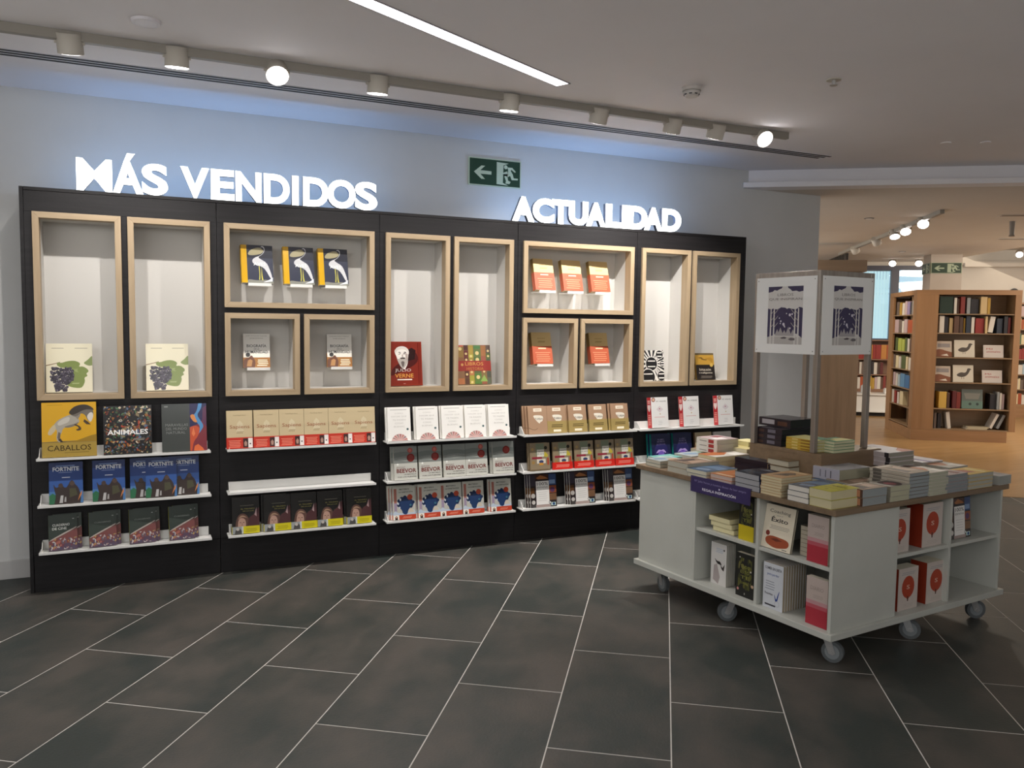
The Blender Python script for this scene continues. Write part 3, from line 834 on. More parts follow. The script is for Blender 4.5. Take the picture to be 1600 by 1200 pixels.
K = {}
K['grape'] = Kind(.234, .280, .022, 'e6dfc4', 'cfc6aa', art=A_GRAPE, gloss=True, hard=True)
K['bird'] = Kind(.192, .240, .038, '2b2c36', 'd6a61a', art=A_BIRD, gloss=True, hard=True, pages='e4e0d4')
K['bio'] = Kind(.160, .215, .030, 'cfcac0', 'b5b0a6', art=A_BIO, band=(0, .42, 'a9702c'), band_art=A_BIOB, gloss=True)
K['verne'] = Kind(.232, .298, .022, '8a281d', art=A_VERNE, gloss=True, hard=True)
K['libros'] = Kind(.252, .276, .022, '7a5a34', '5a4020', art=A_LIBROS, hard=True)
K['rose'] = Kind(.165, .232, .040, 'd9bd84', '8a7038', art=A_ROSE, band=(0, .56, 'b8583a'), band_art=A_ROSEB, hard=True)
K['bw'] = Kind(.190, .237, .018, 'ece8e0', art=A_BW)
K['yell'] = Kind(.172, .214, .022, 'c79a3c', '8a6a2c', art=A_YELL)
K['cab'] = Kind(.270, .305, .028, 'd6a31c', art=A_CAB, gloss=True, hard=True)
K['ani'] = Kind(.252, .278, .028, '1e1b1c', art=A_ANI, gloss=True, hard=True)
K['mar'] = Kind(.246, .280, .028, '3d413e', art=A_MAR, gloss=True, hard=True)
K['fort'] = Kind(.168, .232, .018, '24407e', '1c2f60', art=A_FORT, gloss=True)
K['dark1'] = Kind(.142, .198, .022, '39423c', 'b4b43c', art=A_DARK1, gloss=True, hard=True, pages='e6e2da')
K['dark2'] = Kind(.142, .198, .022, '39423c', 'b4b43c', art=A_DARK2, gloss=True, hard=True, pages='e6e2da')
K['sap'] = Kind(.150, .230, .030, 'cdb992', 'bfa97c', art=A_SAP, band=(0, .29, 'c4301c'), band_art=A_SAPB)
K['wom'] = Kind(.160, .222, .026, '1e1c1b', '2c2826', art=A_WOM, band=(0, .20, 'c9bd1c'), band_art=A_WOMB, gloss=True)
K['como'] = Kind(.156, .220, .016, 'efece6', 'dedbd4', art=A_COMO)
K['bee2'] = Kind(.160, .220, .018, 'c4c3ba', 'a8a79e', art=A_BEE2, gloss=True)
K['bee3'] = Kind(.160, .220, .018, 'c4c3ba', 'a8a79e', art=A_BEE3, gloss=True)
K['bee'] = Kind(.160, .220, .018, 'c4c3ba', 'a8a79e', art=A_BEE, gloss=True)
K['lob'] = Kind(.156, .220, .016, 'b9b8ae', 'a39a90', art=A_LOB, band=(0, .14, 'b8442e'), band_art=A_LOBB, gloss=True)
K['tup0'] = Kind(.150, .198, .016, 'a58468', '86664c', art=A_TUP)
K['tup'] = Kind(.150, .198, .016, 'a58468', '86664c', art=A_TUP, band=(0, .44, 'a08a52'), band_art=A_TUPB)
K['col0'] = Kind(.158, .196, .016, '8a7a62', '6a5a44', art=A_COL, gloss=True)
K['col'] = Kind(.158, .196, .016, '8a7a62', '6a5a44', art=A_COL, band=(0, .26, 'cc2a22'), band_art=A_COLB, gloss=True)
K['esp'] = Kind(.208, .232, .010, '32292a', 'd9d6d0', art=A_ESP, gloss=True)
K['heart'] = Kind(.156, .232, .052, 'ebe9e6', 'b82c30', art=A_HEART, spine_art=A_HEARTS)
K['purp'] = Kind(.172, .215, .026, '1b2148', '1f7c78', art=A_PURP, gloss=True)
K['cream'] = Kind(.160, .212, .020, 'b8a888', '6a4c34', art=lines(.3, .7, .7, .78, 2, '8a7a5c'))
K['redw'] = Kind(.168, .210, .020, 'cfcac6', 'b8b2ae', art=[('c', .32, .42, .16, 'a02c34'), ('c', .62, .42, .16, 'a02c34'), ('r', .3, .7, .66, .72, '8a8482')])


def ledge_row(bay, row, kinds, xs, desc, tilt=9, extra=1, y0=5.162, dx=-.010):
    z = LZ[row]
    n = len(xs)
    grp = f'{desc[1]} on the {RN[row]} ledge of the {BN[bay]}'
    for i, x in enumerate(xs):
        k = K[kinds[i] if isinstance(kinds, (list, tuple)) else kinds]
        lab = f'{desc[0]}, {ordn(i, n)} of {NUM[n]}, {RN[row]} ledge, {BN[bay]}'
        if n == 1:
            lab = f'{desc[0]} on the {RN[row]} ledge, {BN[bay]}'
        k.place(lean_M(x, y0, z + .001 + k.t * math.sin(R(tilt)), tilt), lab, grp)
        ex = extra[i] if isinstance(extra, (list, tuple)) else extra
        for j in range(1, ex + 1):
            lab = f'{desc[2]} {"right" if j == 1 else "second"} behind the {ordn(i, n)} one, {RN[row]} ledge, {BN[bay]}'
            k.place(lean_M(x + dx * j, y0 + (k.t + .001) / math.cos(R(tilt)) * j, z + .001 + k.t * math.sin(R(tilt)), tilt), lab, grp)


def one_ledge(kind, x, bay, row, lab, tilt=9, y0=5.16):
    k = K[kind]
    k.place(lean_M(x, y0, LZ[row] + .001 + k.t * math.sin(R(tilt)), tilt), lab)


one_ledge('cab', -.357, 0, 0, 'large yellow book with a leaping grey horse, upper ledge at far left', 7)
one_ledge('ani', -.060, 0, 0, 'square dark book crowded with small animals, between yellow and grey books', 7)
one_ledge('mar', .243, 0, 0, 'grey book with red and blue rock picture strip, upper ledge', 7)
# blue books, middle ledge of bay 1
fx = [-.380, -.164, .030, .112, .237]
for i, x in enumerate(fx):
    k = K['fort']
    back = i in (2, 4)
    y0 = 5.162 + (.021 if back else 0)
    k.place(lean_M(x, y0, LZ[1] + .001 + k.t * math.sin(R(8)), 8), f'blue book with armed figures cover, {ordn(i, 5)} of five on the middle ledge', 'blue game guide books on the middle ledge of the first bay')
for i, x in enumerate([-.400, -.199, .009, .222]):
    k = K['dark1' if i == 0 else 'dark2']
    k.place(lean_M(x, 5.160, LZ[2] + .001 + k.t * math.sin(R(9)), 9, yaw=6), f'dark green book with swirling red picture and yellow spine, {ordn(i, 4)} of four', 'dark green books on the lowest ledge of the first bay')
    k.place(lean_M(x + .022, 5.184, LZ[2] + .001 + k.t * math.sin(R(9)), 9, yaw=6), f'dark green book tucked behind the {ordn(i, 4)} of the four dark green books', 'dark green books on the lowest ledge of the first bay')
ledge_row(1, 0, 'sap', [.554, .711, .863, 1.015, 1.167, 1.317], ('beige paperback in a red band', 'beige books with red bands', 'beige paperback'), 6, 0)
ledge_row(1, 2, 'wom', [.584, .772, .935, 1.100, 1.288], ('dark woman\'s portrait book with yellow band', 'dark books with yellow bands', 'dark yellow banded book'), 8, [0, 1, 0, 0, 1], dx=-.014)
ledge_row(2, 0, 'como', [1.556, 1.749, 1.929, 2.096, 2.271], ('white paperback with a half globe drawing', 'white paperbacks', 'white paperback'), 9, 1)
ledge_row(2, 1, ['bee2', 'bee2', 'bee', 'bee2', 'bee3'], [1.601, 1.772, 1.945, 2.107, 2.309], ('grey book with large dark red letters', 'grey war history books', 'grey book'), 8, [1, 0, 0, 0, 1], dx=-.016)
ledge_row(2, 2, 'lob', [1.591, 1.765, 1.921, 2.085, 2.293], ('pale book with blue head drawing', 'pale books with blue head drawings', 'pale book'), 8, [2, 1, 0, 0, 1], dx=-.014)
ledge_row(3, 0, ['tup0', 'tup', 'tup', 'tup', 'tup'], [2.573, 2.724, 2.896, 3.066, 3.253], ('brown paper coloured book with white label', 'brown books with white labels', 'brown book'), 11, [2, 0, 1, 0, 1], dx=-.014)
ledge_row(3, 1, ['col0', 'col', 'col', 'col', 'col'], [2.593, 2.775, 2.952, 3.130, 3.298], ('multicoloured collage cover book', 'collage cover books', 'collage book'), 8, [1, 0, 0, 0, 0])
ledge_row(3, 2, 'esp', [2.626, 2.946, 3.272], ('large photo book, white title panel', 'large photo cover books', 'photo cover book'), 8, 2, dx=-.014)
for i, x in enumerate([3.605, 3.896, 4.228]):
    k = K['heart']
    k.place(lean_M(x, 5.158, LZ[0] + .001 + k.t * math.sin(R(7)), 7, yaw=3), f'thick white book with a red heart spine, {ordn(i, 3)} of three', 'thick white and red books on the upper ledge of the fifth bay')
for i, x in enumerate([3.627, 3.827]):
    k = K['purp']
    k.place(lean_M(x, 5.160, LZ[1] + .001 + k.t * math.sin(R(8)), 8), f'dark blue and purple book with teal spine, {"left" if i == 0 else "right"} one behind the table end', 'purple and teal books on the middle ledge of the fifth bay')
    k.place(lean_M(x - .012, 5.188, LZ[1] + .001 + k.t * math.sin(R(8)), 8), f'teal spined book directly behind the {"left" if i == 0 else "right"} dark blue purple book', 'purple and teal books on the middle ledge of the fifth bay')
one_ledge('cream', 4.029, 4, 1, 'brown edged cream book on middle ledge, beside the purple books', 8)
one_ledge('redw', 4.218, 4, 1, 'pale book with two red discs at the end of the middle ledge', 8)

# niche books
FLR = 1.0945 + FW + .001
K['grape'].place(lean_M(-.358, 5.30, FLR + .004, 8), 'large pale book with black grapes on the cover in the leftmost niche', 'pale grape cover books')
K['grape'].place(lean_M(.160, 5.30, FLR + .004, 8), 'large pale book with black grapes in the second tall niche', 'pale grape cover books')
for i, x in enumerate([.688, .942, 1.162]):
    k = K['bird']
    z = 1.782
    k.place(lean_M(x, 5.315, z + k.t * math.sin(R(11)), 11, yaw=3), f'thick dark book with heron cover and yellow spine, {ordn(i, 3)} of three', 'heron books floating in the wide left niche')
    book_rest(NOBJ[2], x + .01, .14, z, 5.315)
for i, x in enumerate([.680, 1.203]):
    k = K['bio']
    k.place(lean_M(x, 5.345, 1.256 + k.t * math.sin(R(8)), 8, yaw=-3), f'grey book with a brown band, in the {"left" if i == 0 else "right"} small niche below the heron books', 'grey books with brown bands')
    book_rest(NOBJ[3 + i], x + .01, .14, 1.256, 5.345)
K['verne'].place(lean_M(1.640, 5.295, FLR + .004, 8), 'dark red book with bearded man portrait standing in a tall niche')
K['libros'].place(lean_M(2.140, 5.295, FLR + .004, 10), 'brown and green patchwork cover book standing in a tall niche')
for i, x in enumerate([2.690, 2.920, 3.153]):
    k = K['rose']
    z = 1.795
    k.place(lean_M(x, 5.315, z + k.t * math.sin(R(14)), 14, yaw=4), f'thick tan book with orange band, {ordn(i, 3)} of three in the wide right niche', 'tan books with orange bands')
    book_rest(NOBJ[7], x + .01, .13, z, 5.315)
for i, x in enumerate([2.680, 3.160]):
    k = K['rose']
    k.place(lean_M(x, 5.315, 1.262 + k.t * math.sin(R(12)), 12, yaw=5), f'thick tan book with orange band, alone in {"left" if i == 0 else "right"} small niche of fourth bay', 'tan books with orange bands')
    book_rest(NOBJ[8 + i], x + .01, .13, 1.262, 5.315)
K['bw'].place(lean_M(3.628, 5.29, FLR + .003, 7), 'black and white book with circles and rays in a tall niche')
K['yell'].place(lean_M(4.128, 5.295, FLR + .005, 12, yaw=-4), 'yellow and black paperback leaning in the rightmost tall niche')

# ------------------------------------------------------------------ lit letters on the unit
LET = [('M', -.295, -.114), ('Á', -.112, .047), ('S', .039, .179), ('V', .246, .405), ('E', .414, .548), ('N', .554, .705), ('D', .718, .873), ('I', .887, .928), ('D', .954, 1.113), ('O', 1.104, 1.285), ('S', 1.281, 1.428)]
LET2 = [('A', 2.386, 2.559), ('C', 2.544, 2.715), ('T', 2.694, 2.842), ('U', 2.833, 2.993), ('A', 2.975, 3.141), ('L', 3.139, 3.278), ('I', 3.279, 3.327), ('D', 3.331, 3.503), ('A', 3.474, 3.640), ('D', 3.635, 3.812)]


def letter(ch, x0, x1, z1, label, group, off=.032):
    cu = bpy.data.curves.new('t', 'FONT')
    cu.body = ch
    cu.size = 1
    cu.resolution_u = 5
    cu.offset = .012 if ch == 'M' else off
    cu.extrude = .10
    cu.bevel_depth = .006
    cu.bevel_resolution = 1
    o = bpy.data.objects.new('t', cu)
    COL.objects.link(o)
    dg = bpy.context.evaluated_depsgraph_get()
    me = bpy.data.meshes.new_from_object(o.evaluated_get(dg))
    bpy.data.objects.remove(o)
    vx = [v.co.x for v in me.vertices]
    vy = [v.co.y for v in me.vertices]
    vz = [v.co.z for v in me.vertices]
    H = z1 - UT
    zlo, zhi = min(vz), max(vz)
    w_ = x1 - x0
    for v in me.vertices:
        x = (v.co.x - min(vx)) / (max(vx) - min(vx)) * w_ - w_ / 2
        z = (v.co.y - min(vy)) / (max(vy) - min(vy)) * H
        y = (zhi - v.co.z) / (zhi - zlo) * .035
        v.co = (x, y, z)
    me.materials.clear()
    me.materials.append(M_LETTER)
    me.materials.append(M_LETTERB)
    me.update()
    for p in me.polygons:
        p.material_index = 0 if p.normal.y < -.35 else 1
    ob = link('sign_letter', me)
    ob.location = ((x0 + x1) / 2, 5.250, UT + .0005)
    tag(ob, label, 'sign letter', group)


seen = {}
for ch, x0, x1 in LET:
    seen[ch] = seen.get(ch, 0) + 1
    which = {('S', 1): 'the first S, after the A, in', ('S', 2): 'the final S of', ('D', 1): 'the first D in', ('D', 2): 'the second D in'}.get((ch, seen[ch]), f'letter {ch} in')
    letter(ch, x0, x1, 2.452 if ch != 'Á' else 2.498, f'glowing white {which} MÁS VENDIDOS' if 'S' in which[:12] or 'D' in which[:14] else f'glowing white {which} MÁS VENDIDOS', 'lit letters of the left sign')
seen = {}
for ch, x0, x1 in LET2:
    seen[ch] = seen.get(ch, 0) + 1
    which = {('A', 1): 'the first A of', ('A', 2): 'the middle A of', ('A', 3): 'the last A of', ('D', 1): 'the first D of', ('D', 2): 'the final D of'}.get((ch, seen[ch]), f'letter {ch} in')
    letter(ch, x0, x1, 2.444, f'glowing white {which} ACTUALIDAD', 'lit letters of the right sign', .048)


# ------------------------------------------------------------------ exit signs
def exit_art(green='123c24', pale='c2cfb4'):
    g_, p_ = green, pale
    return [('r', 0, 0, 1, 1, p_), ('r', .018, .035, .982, .965, g_),
            ('p', [(.10, .48), (.24, .72), (.31, .72), (.22, .55), (.43, .54), (.43, .42), (.22, .42), (.31, .24), (.24, .24)], p_),
            ('p', [(.53, .10), (.53, .90), (.76, .88), (.66, .80), (.65, .16), (.76, .07)], p_), ('c', .705, .74, .036, p_),
            ('p', [(.74, .74), (.83, .74), (.90, .60), (.88, .57), (.81, .67), (.80, .62), (.84, .50), (.86, .36), (.94, .36), (.94, .30), (.82, .29), (.79, .44), (.74, .38), (.75, .26), (.80, .22), (.78, .14), (.70, .14), (.71, .24), (.68, .40), (.74, .52), (.73, .60), (.65, .52), (.65, .48), (.74, .49), (.75, .62)], p_)]


es = thing('exit_sign', 'green emergency exit sign with arrow and running figure on the grey wall', 'sign', (2.19, WY - .012, 2.556))
MB().box(0, 0, 0, .416, .012, .198).build('sign_plate', mat('sign_edge', lin(hexc('c2cfb4')), .5), es, .001)
me = art_mesh('pictogram', exit_art(), lambda a, b, d: (a, -d, b), .416, .198, M_PRINT, smooth=False)
link('pictogram', me, es)

# ------------------------------------------------------------------ track with spot lamps
M_RAIL = mat('rail_taupe', (.27, .245, .21), .5)
tr = thing('lighting_track', 'long beige lighting track under the ceiling in front of the grey wall', 'lighting track', (0, 0, 0))
MB().box(-4.0, 4.395, 2.836, 4.06, 4.43, CZ).build('rail', M_RAIL, tr, .002)


def lamp(x, y, z, aim, label, group, energy, lit=True, cone=70, r=.056, ln=.092, col=(1, .955, .91), track='track', glow=M_GLOW, sz=.018):
    o = thing('spot_lamp', label, 'spot lamp', (x, y, z), group=group)
    d = (V(aim) - V((x, y, z))).normalized()
    piv = V((0, 0, -.040))
    top = piv - d * ln * .42
    bot = piv + d * ln * .58
    mb = MB()
    mb.cyl(top, bot, r, r, 24, caps=(True, False))
    mb.cyl(bot, bot - d * .012, r, r * .9, 24, caps=(False, False))
    mb.build('housing', M_LAMPB, o, smooth=True)
    fb = MB()
    fb.cyl(bot - d * .003, bot + d * .0008, r * .93, r * .93, 24)
    fb.build('lamp_face', glow if lit else M_LAMPB, o)
    side = d.cross(V((0, 0, 1)))
    side = side.normalized() if side.length > .05 else V((1, 0, 0))
    kb = MB()
    kb.cyl(piv - side * (r + .008), piv - side * r * .9, .012, n=12)
    kb.cyl(piv + side * (r + .008), piv + side * r * .9, .012, n=12)
    kb.cyl(piv, (0, 0, -.001), .012, n=12)
    kb.build('bracket', M_LAMPB, o)
    if energy:
        l = bpy.data.lights.new('bulb', 'SPOT')
        l.energy = energy
        l.color = col
        l.spot_size = R(cone)
        l.spot_blend = .6
        l.shadow_soft_size = sz
        lo = bpy.data.objects.new('bulb', l)
        COL.objects.link(lo)
        lo.parent = o
        lo.location = bot + d * .006
        lo.rotation_euler = d.to_track_quat('-Z', 'Y').to_euler()
    return o


LAMPS = [(-.262, (.12, .80, -1.9), 38, 95), (.200, (.02, .33, -1.9), 50, 125), (.675, (-.10, -1.45, -1.6), 32, 90), (1.205, (0, .33, -1.9), 50, 125), (1.985, (0, .33, -1.9), 50, 125),
         (2.585, (.05, .85, -1.9), 52, 105), (3.128, (.12, .85, -1.9), 78, 105), (3.470, (.05, .85, -1.9), 74, 100), (3.845, (-.12, -1.25, -.85), 20, 60)]
for i, (x, dd, en, cone) in enumerate(LAMPS):
    y = 4.425
    lamp(x, y, 2.878, (x + dd[0], y + dd[1], 2.878 - .04 + dd[2]), f'beige cylinder spot lamp on the ceiling track, {ordn(i, 9)}', 'spot lamps on the near ceiling track', en, cone=cone, sz=.012)

# slot air diffuser along the ceiling
sd = thing('slot_diffuser', 'long three slot air diffuser in the ceiling parallel to the lighting track', 'air vent', (0, 0, 0))
MB().box(-4.0, 4.828, CZ - .003, 4.90, 4.955, CZ + .001).build('diffuser_frame', M_SLOT, sd)
for k in range(3):
    y = 4.834 + k * .042
    MB().box(-3.99, y, CZ - .0045, 4.90 - .02 * k, y + .024, CZ - .001).build('slot', M_DARKSLOT, sd)

# recessed linear light
p0, p1 = V((2.163, 4.110, 0)), V((.873, 3.437, 0))
dr = (p0 - p1).normalized()
nn = V((-dr.y, dr.x, 0))
pe = p0 - dr * 5.2
ll = thing('linear_light', 'bright white linear luminaire recessed in the ceiling', 'ceiling light', (0, 0, 0))
M_ = frame_M(pe, dr, nn, V((0, 0, 1)))
MB().box(0, -.040, CZ - .003, 5.2, .040, CZ - .001, M=M_).build('diffuser', M_TUBE, ll)
MB().box(-.012, -.046, CZ - .005, 5.212, -.040, CZ, M=M_).box(-.012, .040, CZ - .005, 5.212, .046, CZ, M=M_).box(5.2, -.046, CZ - .005, 5.206, .046, CZ, M=M_).build('edge_profile', mat('grey_profile', (.35, .33, .35), .5), ll)

# ceiling fittings
sdt = thing('smoke_detector', 'round white smoke detector on the ceiling above the table', 'detector', (2.83, 3.835, CZ))
mb = MB()
mb.cyl((0, 0, -.022), (0, 0, 0), .052, .055, 24)
mb.cyl((0, 0, -.052), (0, 0, -.026), .034, .050, 24)
mb.cyl((0, 0, -.026), (0, 0, -.022), .044, n=24)
mb.build('housing', mat('plastic_white', (.58, .54, .51), .5), sdt, smooth=True)
mb = MB()
for k in range(8):
    a = k * .785
    mb.box(-.008, .0385, -.044, .008, .0435, -.039, M=Matrix.Rotation(a, 4, 'Z'))
mb.build('vent_slot', M_DARKSLOT, sdt)
rd = thing('ceiling_disc', 'flat round white disc on the ceiling above the left of the sign', 'detector', (.06, 4.105, CZ))
MB().cyl((0, 0, -.012), (0, 0, 0), .060, .064, 28).build('disc', mat('plastic_white2', (.66, .63, .66), .5), rd)
MB().cyl((0, 0, -.0135), (0, 0, -.012), .03, .045, 24).build('centre_cap', mat('plastic_white3', (.74, .71, .74), .5), rd)
sp = thing('sprinkler', 'small sprinkler head in the ceiling right of the smoke detector', 'sprinkler', (3.41, 3.373, CZ))
MB().cyl((0, 0, -.006), (0, 0, 0), .038, n=20).build('rosette', M_LAMPB, sp)
MB().cyl((0, 0, -.030), (0, 0, -.006), .010, n=12).cyl((0, 0, -.033), (0, 0, -.030), .020, n=12).build('nozzle', M_ZINC, sp)
for i, (px_, py_) in enumerate(((1478, 223), (1540, 222))):
    q = on_z(px_, py_, CZ)
    d_ = thing('ceiling_cap', f'tiny round cap in the ceiling near the step, {"left" if i == 0 else "right"} of two', 'cap', q)  # plain ceiling caps rather than sprinkler parts
    MB().cyl((0, 0, -.006), (0, 0, 0), .035, n=20).build('cap_disc', M_CEIL, d_)

# ================================================================== display table on castors
TA = V((-.10493585, .99447899, 0))
TB = V((.99447899, .10493585, 0))
TF = V((2.8059, 2.661, 0))
UPZ = V((0, 0, 1))


def tab(a, b, z=0):
    return TF + TA * a + TB * b + V((0, 0, z))


TW_ = 1.392
table = thing('display_table', 'square book display table on castors with wooden top and white shelves below', 'table', M=frame_M(TF, TB, -TA * -1, UPZ))
# local axes of the table: x = TB, y = TA


def tbox(x0, y0, z0, x1, y1, z1, name, m_, bevel=.0012):
    return MB().box(x0, y0, z0, x1, y1, z1).build(name, m_, table, bevel)


tbox(0, 0, .145, TW_, TW_, .175, 'base_board', M_MELA, .002)
tbox(0, 0, .716, TW_, TW_, .742, 'table_top', M_TOP, .002)
q0, q1, TH = .020, TW_ - .020, .018
UD = .450
ZB, ZT = .175, .716


def unit4(f):
    """f maps local unit coords (u along front, v depth inward) box -> table box"""
    L = (q1 - q0) - UD
    def bx(u0, v0, z0, u1, v1, z1, nm):
        x0, y0, x1, y1 = f(u0, v0, u1, v1)
        tbox(min(x0, x1), min(y0, y1), z0, max(x0, x1), max(y0, y1), z1, nm, M_MELA)
    bx(0, 0, ZB, TH, UD, ZT, 'end_panel')
    bx(L - TH, 0, ZB, L, UD, ZT, 'end_panel')
    bx(L / 2 - TH / 2, 0.004, ZB, L / 2 + TH / 2, UD - TH, ZT, 'divider')
    bx(TH, UD - TH, ZB, L - TH, UD, ZT, 'back_panel')
    bx(TH, .008, .452, L / 2 - TH / 2, UD - TH, .470, 'shelf')
    bx(L / 2 + TH / 2, .008, .452, L - TH, UD - TH, .470, 'shelf')


unit4(lambda u0, v0, u1, v1: (q0 + v0, q0 + u0, q0 + v1, q0 + u1))           # opens to -x (left face)
unit4(lambda u0, v0, u1, v1: (q1 - u0, q0 + v0, q1 - u1, q0 + v1))           # opens to -y (right face)
unit4(lambda u0, v0, u1, v1: (q1 - v0, q1 - u0, q1 - v1, q1 - u1))           # opens to +x
unit4(lambda u0, v0, u1, v1: (q0 + u0, q1 - v0, q0 + u1, q1 - v1))           # opens to +y

plate = MB().box(-.032, -.032, .135, .032, .032, .145).mesh('mounting_plate', M_ZINC)
fork = MB()
fork.cyl((0, 0, .128), (0, 0, .136), .026, n=16)
for sx in (-1, 1):
    fork.prism([(-.016, .128), (.022, .128), (.052, .046), (.038, .038), (.020, .042)], lambda a, b, d, sx=sx: V((sx * .017 + d - .0015, a, b)), .003)
fork = fork.mesh('fork', M_ZINC)
whl = MB()
whl.cyl((-.012, .034, .0505), (.012, .034, .0505), .050, n=28)
whl.cyl((-.0135, .034, .0505), (.0135, .034, .0505), .034, n=20, m=1)
whl.cyl((-.021, .034, .0505), (.021, .034, .0505), .008, n=10, m=2)
whl = whl.mesh('wheel', [M_RUB, mat('castor_grey', (.22, .24, .25), .4), M_ZINC])
ci, cm_ = .114, TW_ / 2
for j, (x, y, rz) in enumerate([(ci, ci, 200), (ci, cm_, 60), (ci, TW_ - ci, 170), (cm_, ci, 215), (TW_ - ci, ci, 240), (TW_ - ci, cm_, 30), (TW_ - ci, TW_ - ci, 90), (cm_, TW_ - ci, 10)]):
    c_ = bpy.data.objects.new('castor', plate)
    COL.objects.link(c_)
    c_.parent = table
    c_.location = (x, y, 0)
    for nm, me_ in (('fork', fork), ('wheel', whl)):
        q = link(nm, me_, c_)
        q.rotation_euler = (0, 0, R(rz))

# purple promotional strip hanging from the table top edge
pa, pb_ = on_plane(1079, 765, tab(0, -.004), TB), on_plane(1172, 797, tab(0, -.004), TB)
ya0, ya1 = (pb_ - TF).dot(TA), (pa - TF).dot(TA)
sg = thing('shelf_strip', 'purple paper strip reading REGALA INSPIRACIÓN hanging from the table edge', 'sign', M=frame_M(tab(ya1, -.004, .668), -TA, TB, UPZ))
LS = ya1 - ya0
MB().box(0, -.0006, 0, LS, .0006, .086).build('paper_strip', mat('purple_paper', lin(hexc('352a58')), .45), sg)
MB().box(0, 0, .0815, LS, .024, .0835).build('folded_edge', mat('purple_paper', lin(hexc('352a58')), .45), sg)
me = art_mesh('title', [('t', 'Nº Julio Verne y nuestro deseo de leer empre', .5, .62, .17, .86, '8f86b0', 0), ('t', 'REGALA INSPIRACIÓN', .49, .2, .2, .56, 'e9e6f0', .01), ('c', .5, .5, .012, 'd6d2e6')], lambda a, b, d: (a, -.0006 - d, b), LS, .086, M_PRINT)
link('title', me, sg)

# riser and poster stand
RC, RH = (.696, .700), .245
RZ = .900
rs = thing('riser', 'low wooden box riser in the middle of the display table', 'riser', M=frame_M(tab(RC[0], RC[1], .742), TB, TA, UPZ))
RHT = RZ - .742 - .0005
MB().box(-RH, -RH, RHT - .02, RH, RH, RHT).build('riser_top', M_TOPE, rs, .0015)
for s_ in (-1, 1):
    MB().box(-RH, s_ * RH - (.018 if s_ > 0 else 0), .0005, RH, s_ * RH + (.018 if s_ < 0 else 0), RHT - .02).build('riser_side', M_TOPE, rs)
    MB().box(s_ * RH - (.018 if s_ > 0 else 0), -RH + .018, .0005, s_ * RH + (.018 if s_ < 0 else 0), RH - .018, RHT - .02).build('riser_side', M_TOPE, rs)

SC = tab(RC[0], RC[1], RZ) + V((-.034, .014, 0))
SH = .205
stand = thing('poster_stand', 'steel four post stand holding posters above the display table', 'poster stand', M=frame_M(SC, TB, TA, UPZ))
PT = 1.852 - RZ
for sx in (-1, 1):
    for sy in (-1, 1):
        MB().box(sx * SH - .014, sy * SH - .014, .001, sx * SH + .014, sy * SH + .014, PT).build('post', M_STEEL, stand, .002)
for s_ in (-1, 1):
    MB().box(-SH + .014, s_ * SH - .012, PT - .030, SH - .014, s_ * SH + .012, PT).build('top_rail', M_STEEL, stand, .002)
    MB().box(s_ * SH - .012, -SH + .014, PT - .030, s_ * SH + .012, SH - .014, PT).build('top_rail', M_STEEL, stand, .002)


def poster_art(seed):
    rr = random.Random(seed)
    D, G, P = '3c3656', 'b5b0ac', 'd4d0cc'
    a = [('r', .235, .17, .765, .86, P), ('r', .235, .17, .765, .26, 'b9b4b0')]
    a += [('p', [(.235, .86), (.455, .86), (.44, .838), (.40, .825), (.37, .812), (.33, .82), (.30, .80), (.235, .79)], D), ('p', [(.53, .86), (.765, .86), (.765, .80), (.70, .79), (.66, .805), (.60, .80), (.57, .825), (.54, .84)], D)]
    pts = [(.235, .25), (.235, .60)]
    x = .26
    while x < .745:
        pts += [(x, .585 + rr.random() * .03)]
        x += .03
    pts += [(.765, .60), (.765, .25), (.68, .30), (.62, .28), (.56, .30), (.48, .28), (.40, .31), (.32, .27)]
    a += [('p', pts, D)]
    for cx, top, ww in ((.44, .37, .05), (.50, .34, .045), (.56, .38, .05), (.63, .35, .045), (.39, .35, .04)):
        a += [('p', [(cx - ww, .27), (cx, top), (cx + ww, .27)], 'a49fa0')]
    for cx in (.285, .335, .655, .705):
        a += [('p', [(cx - .012, .17), (cx - .008, .60), (cx + .008, .60), (cx + .012, .17)], P)]
        for k in range(3):
            y = .36 + .08 * k
            s_ = .06 if cx < .5 else -.06
            a += [('p', [(cx, y), (cx, y + .01), (cx + s_, y + .07), (cx + s_ * 1.05, y + .065)], G)]
    for _ in range(10):
        a += [('c', rr.uniform(.40, .62), rr.uniform(.36, .56), rr.choice([.018, .012, .009]), 'cfcbd6')]
    a += [('p', [(.44, .245), (.5, .26), (.54, .25), (.52, .235), (.46, .235)], '5a5456'), ('p', [(.56, .23), (.60, .25), (.66, .245), (.66, .22), (.6, .215)], '6a6466')]
    a += [('t', 'LIBROS', .5, .745, .032, .24, '77706c', -.002), ('t', 'QUE INSPIRAN', .5, .690, .032, .50, '77706c', -.002)]
    for u, v_ in ((.03, .96), (.97, .96), (.03, .04), (.97, .04)):
        a += [('c', u, v_, .008, '7c7a76')]
    return a


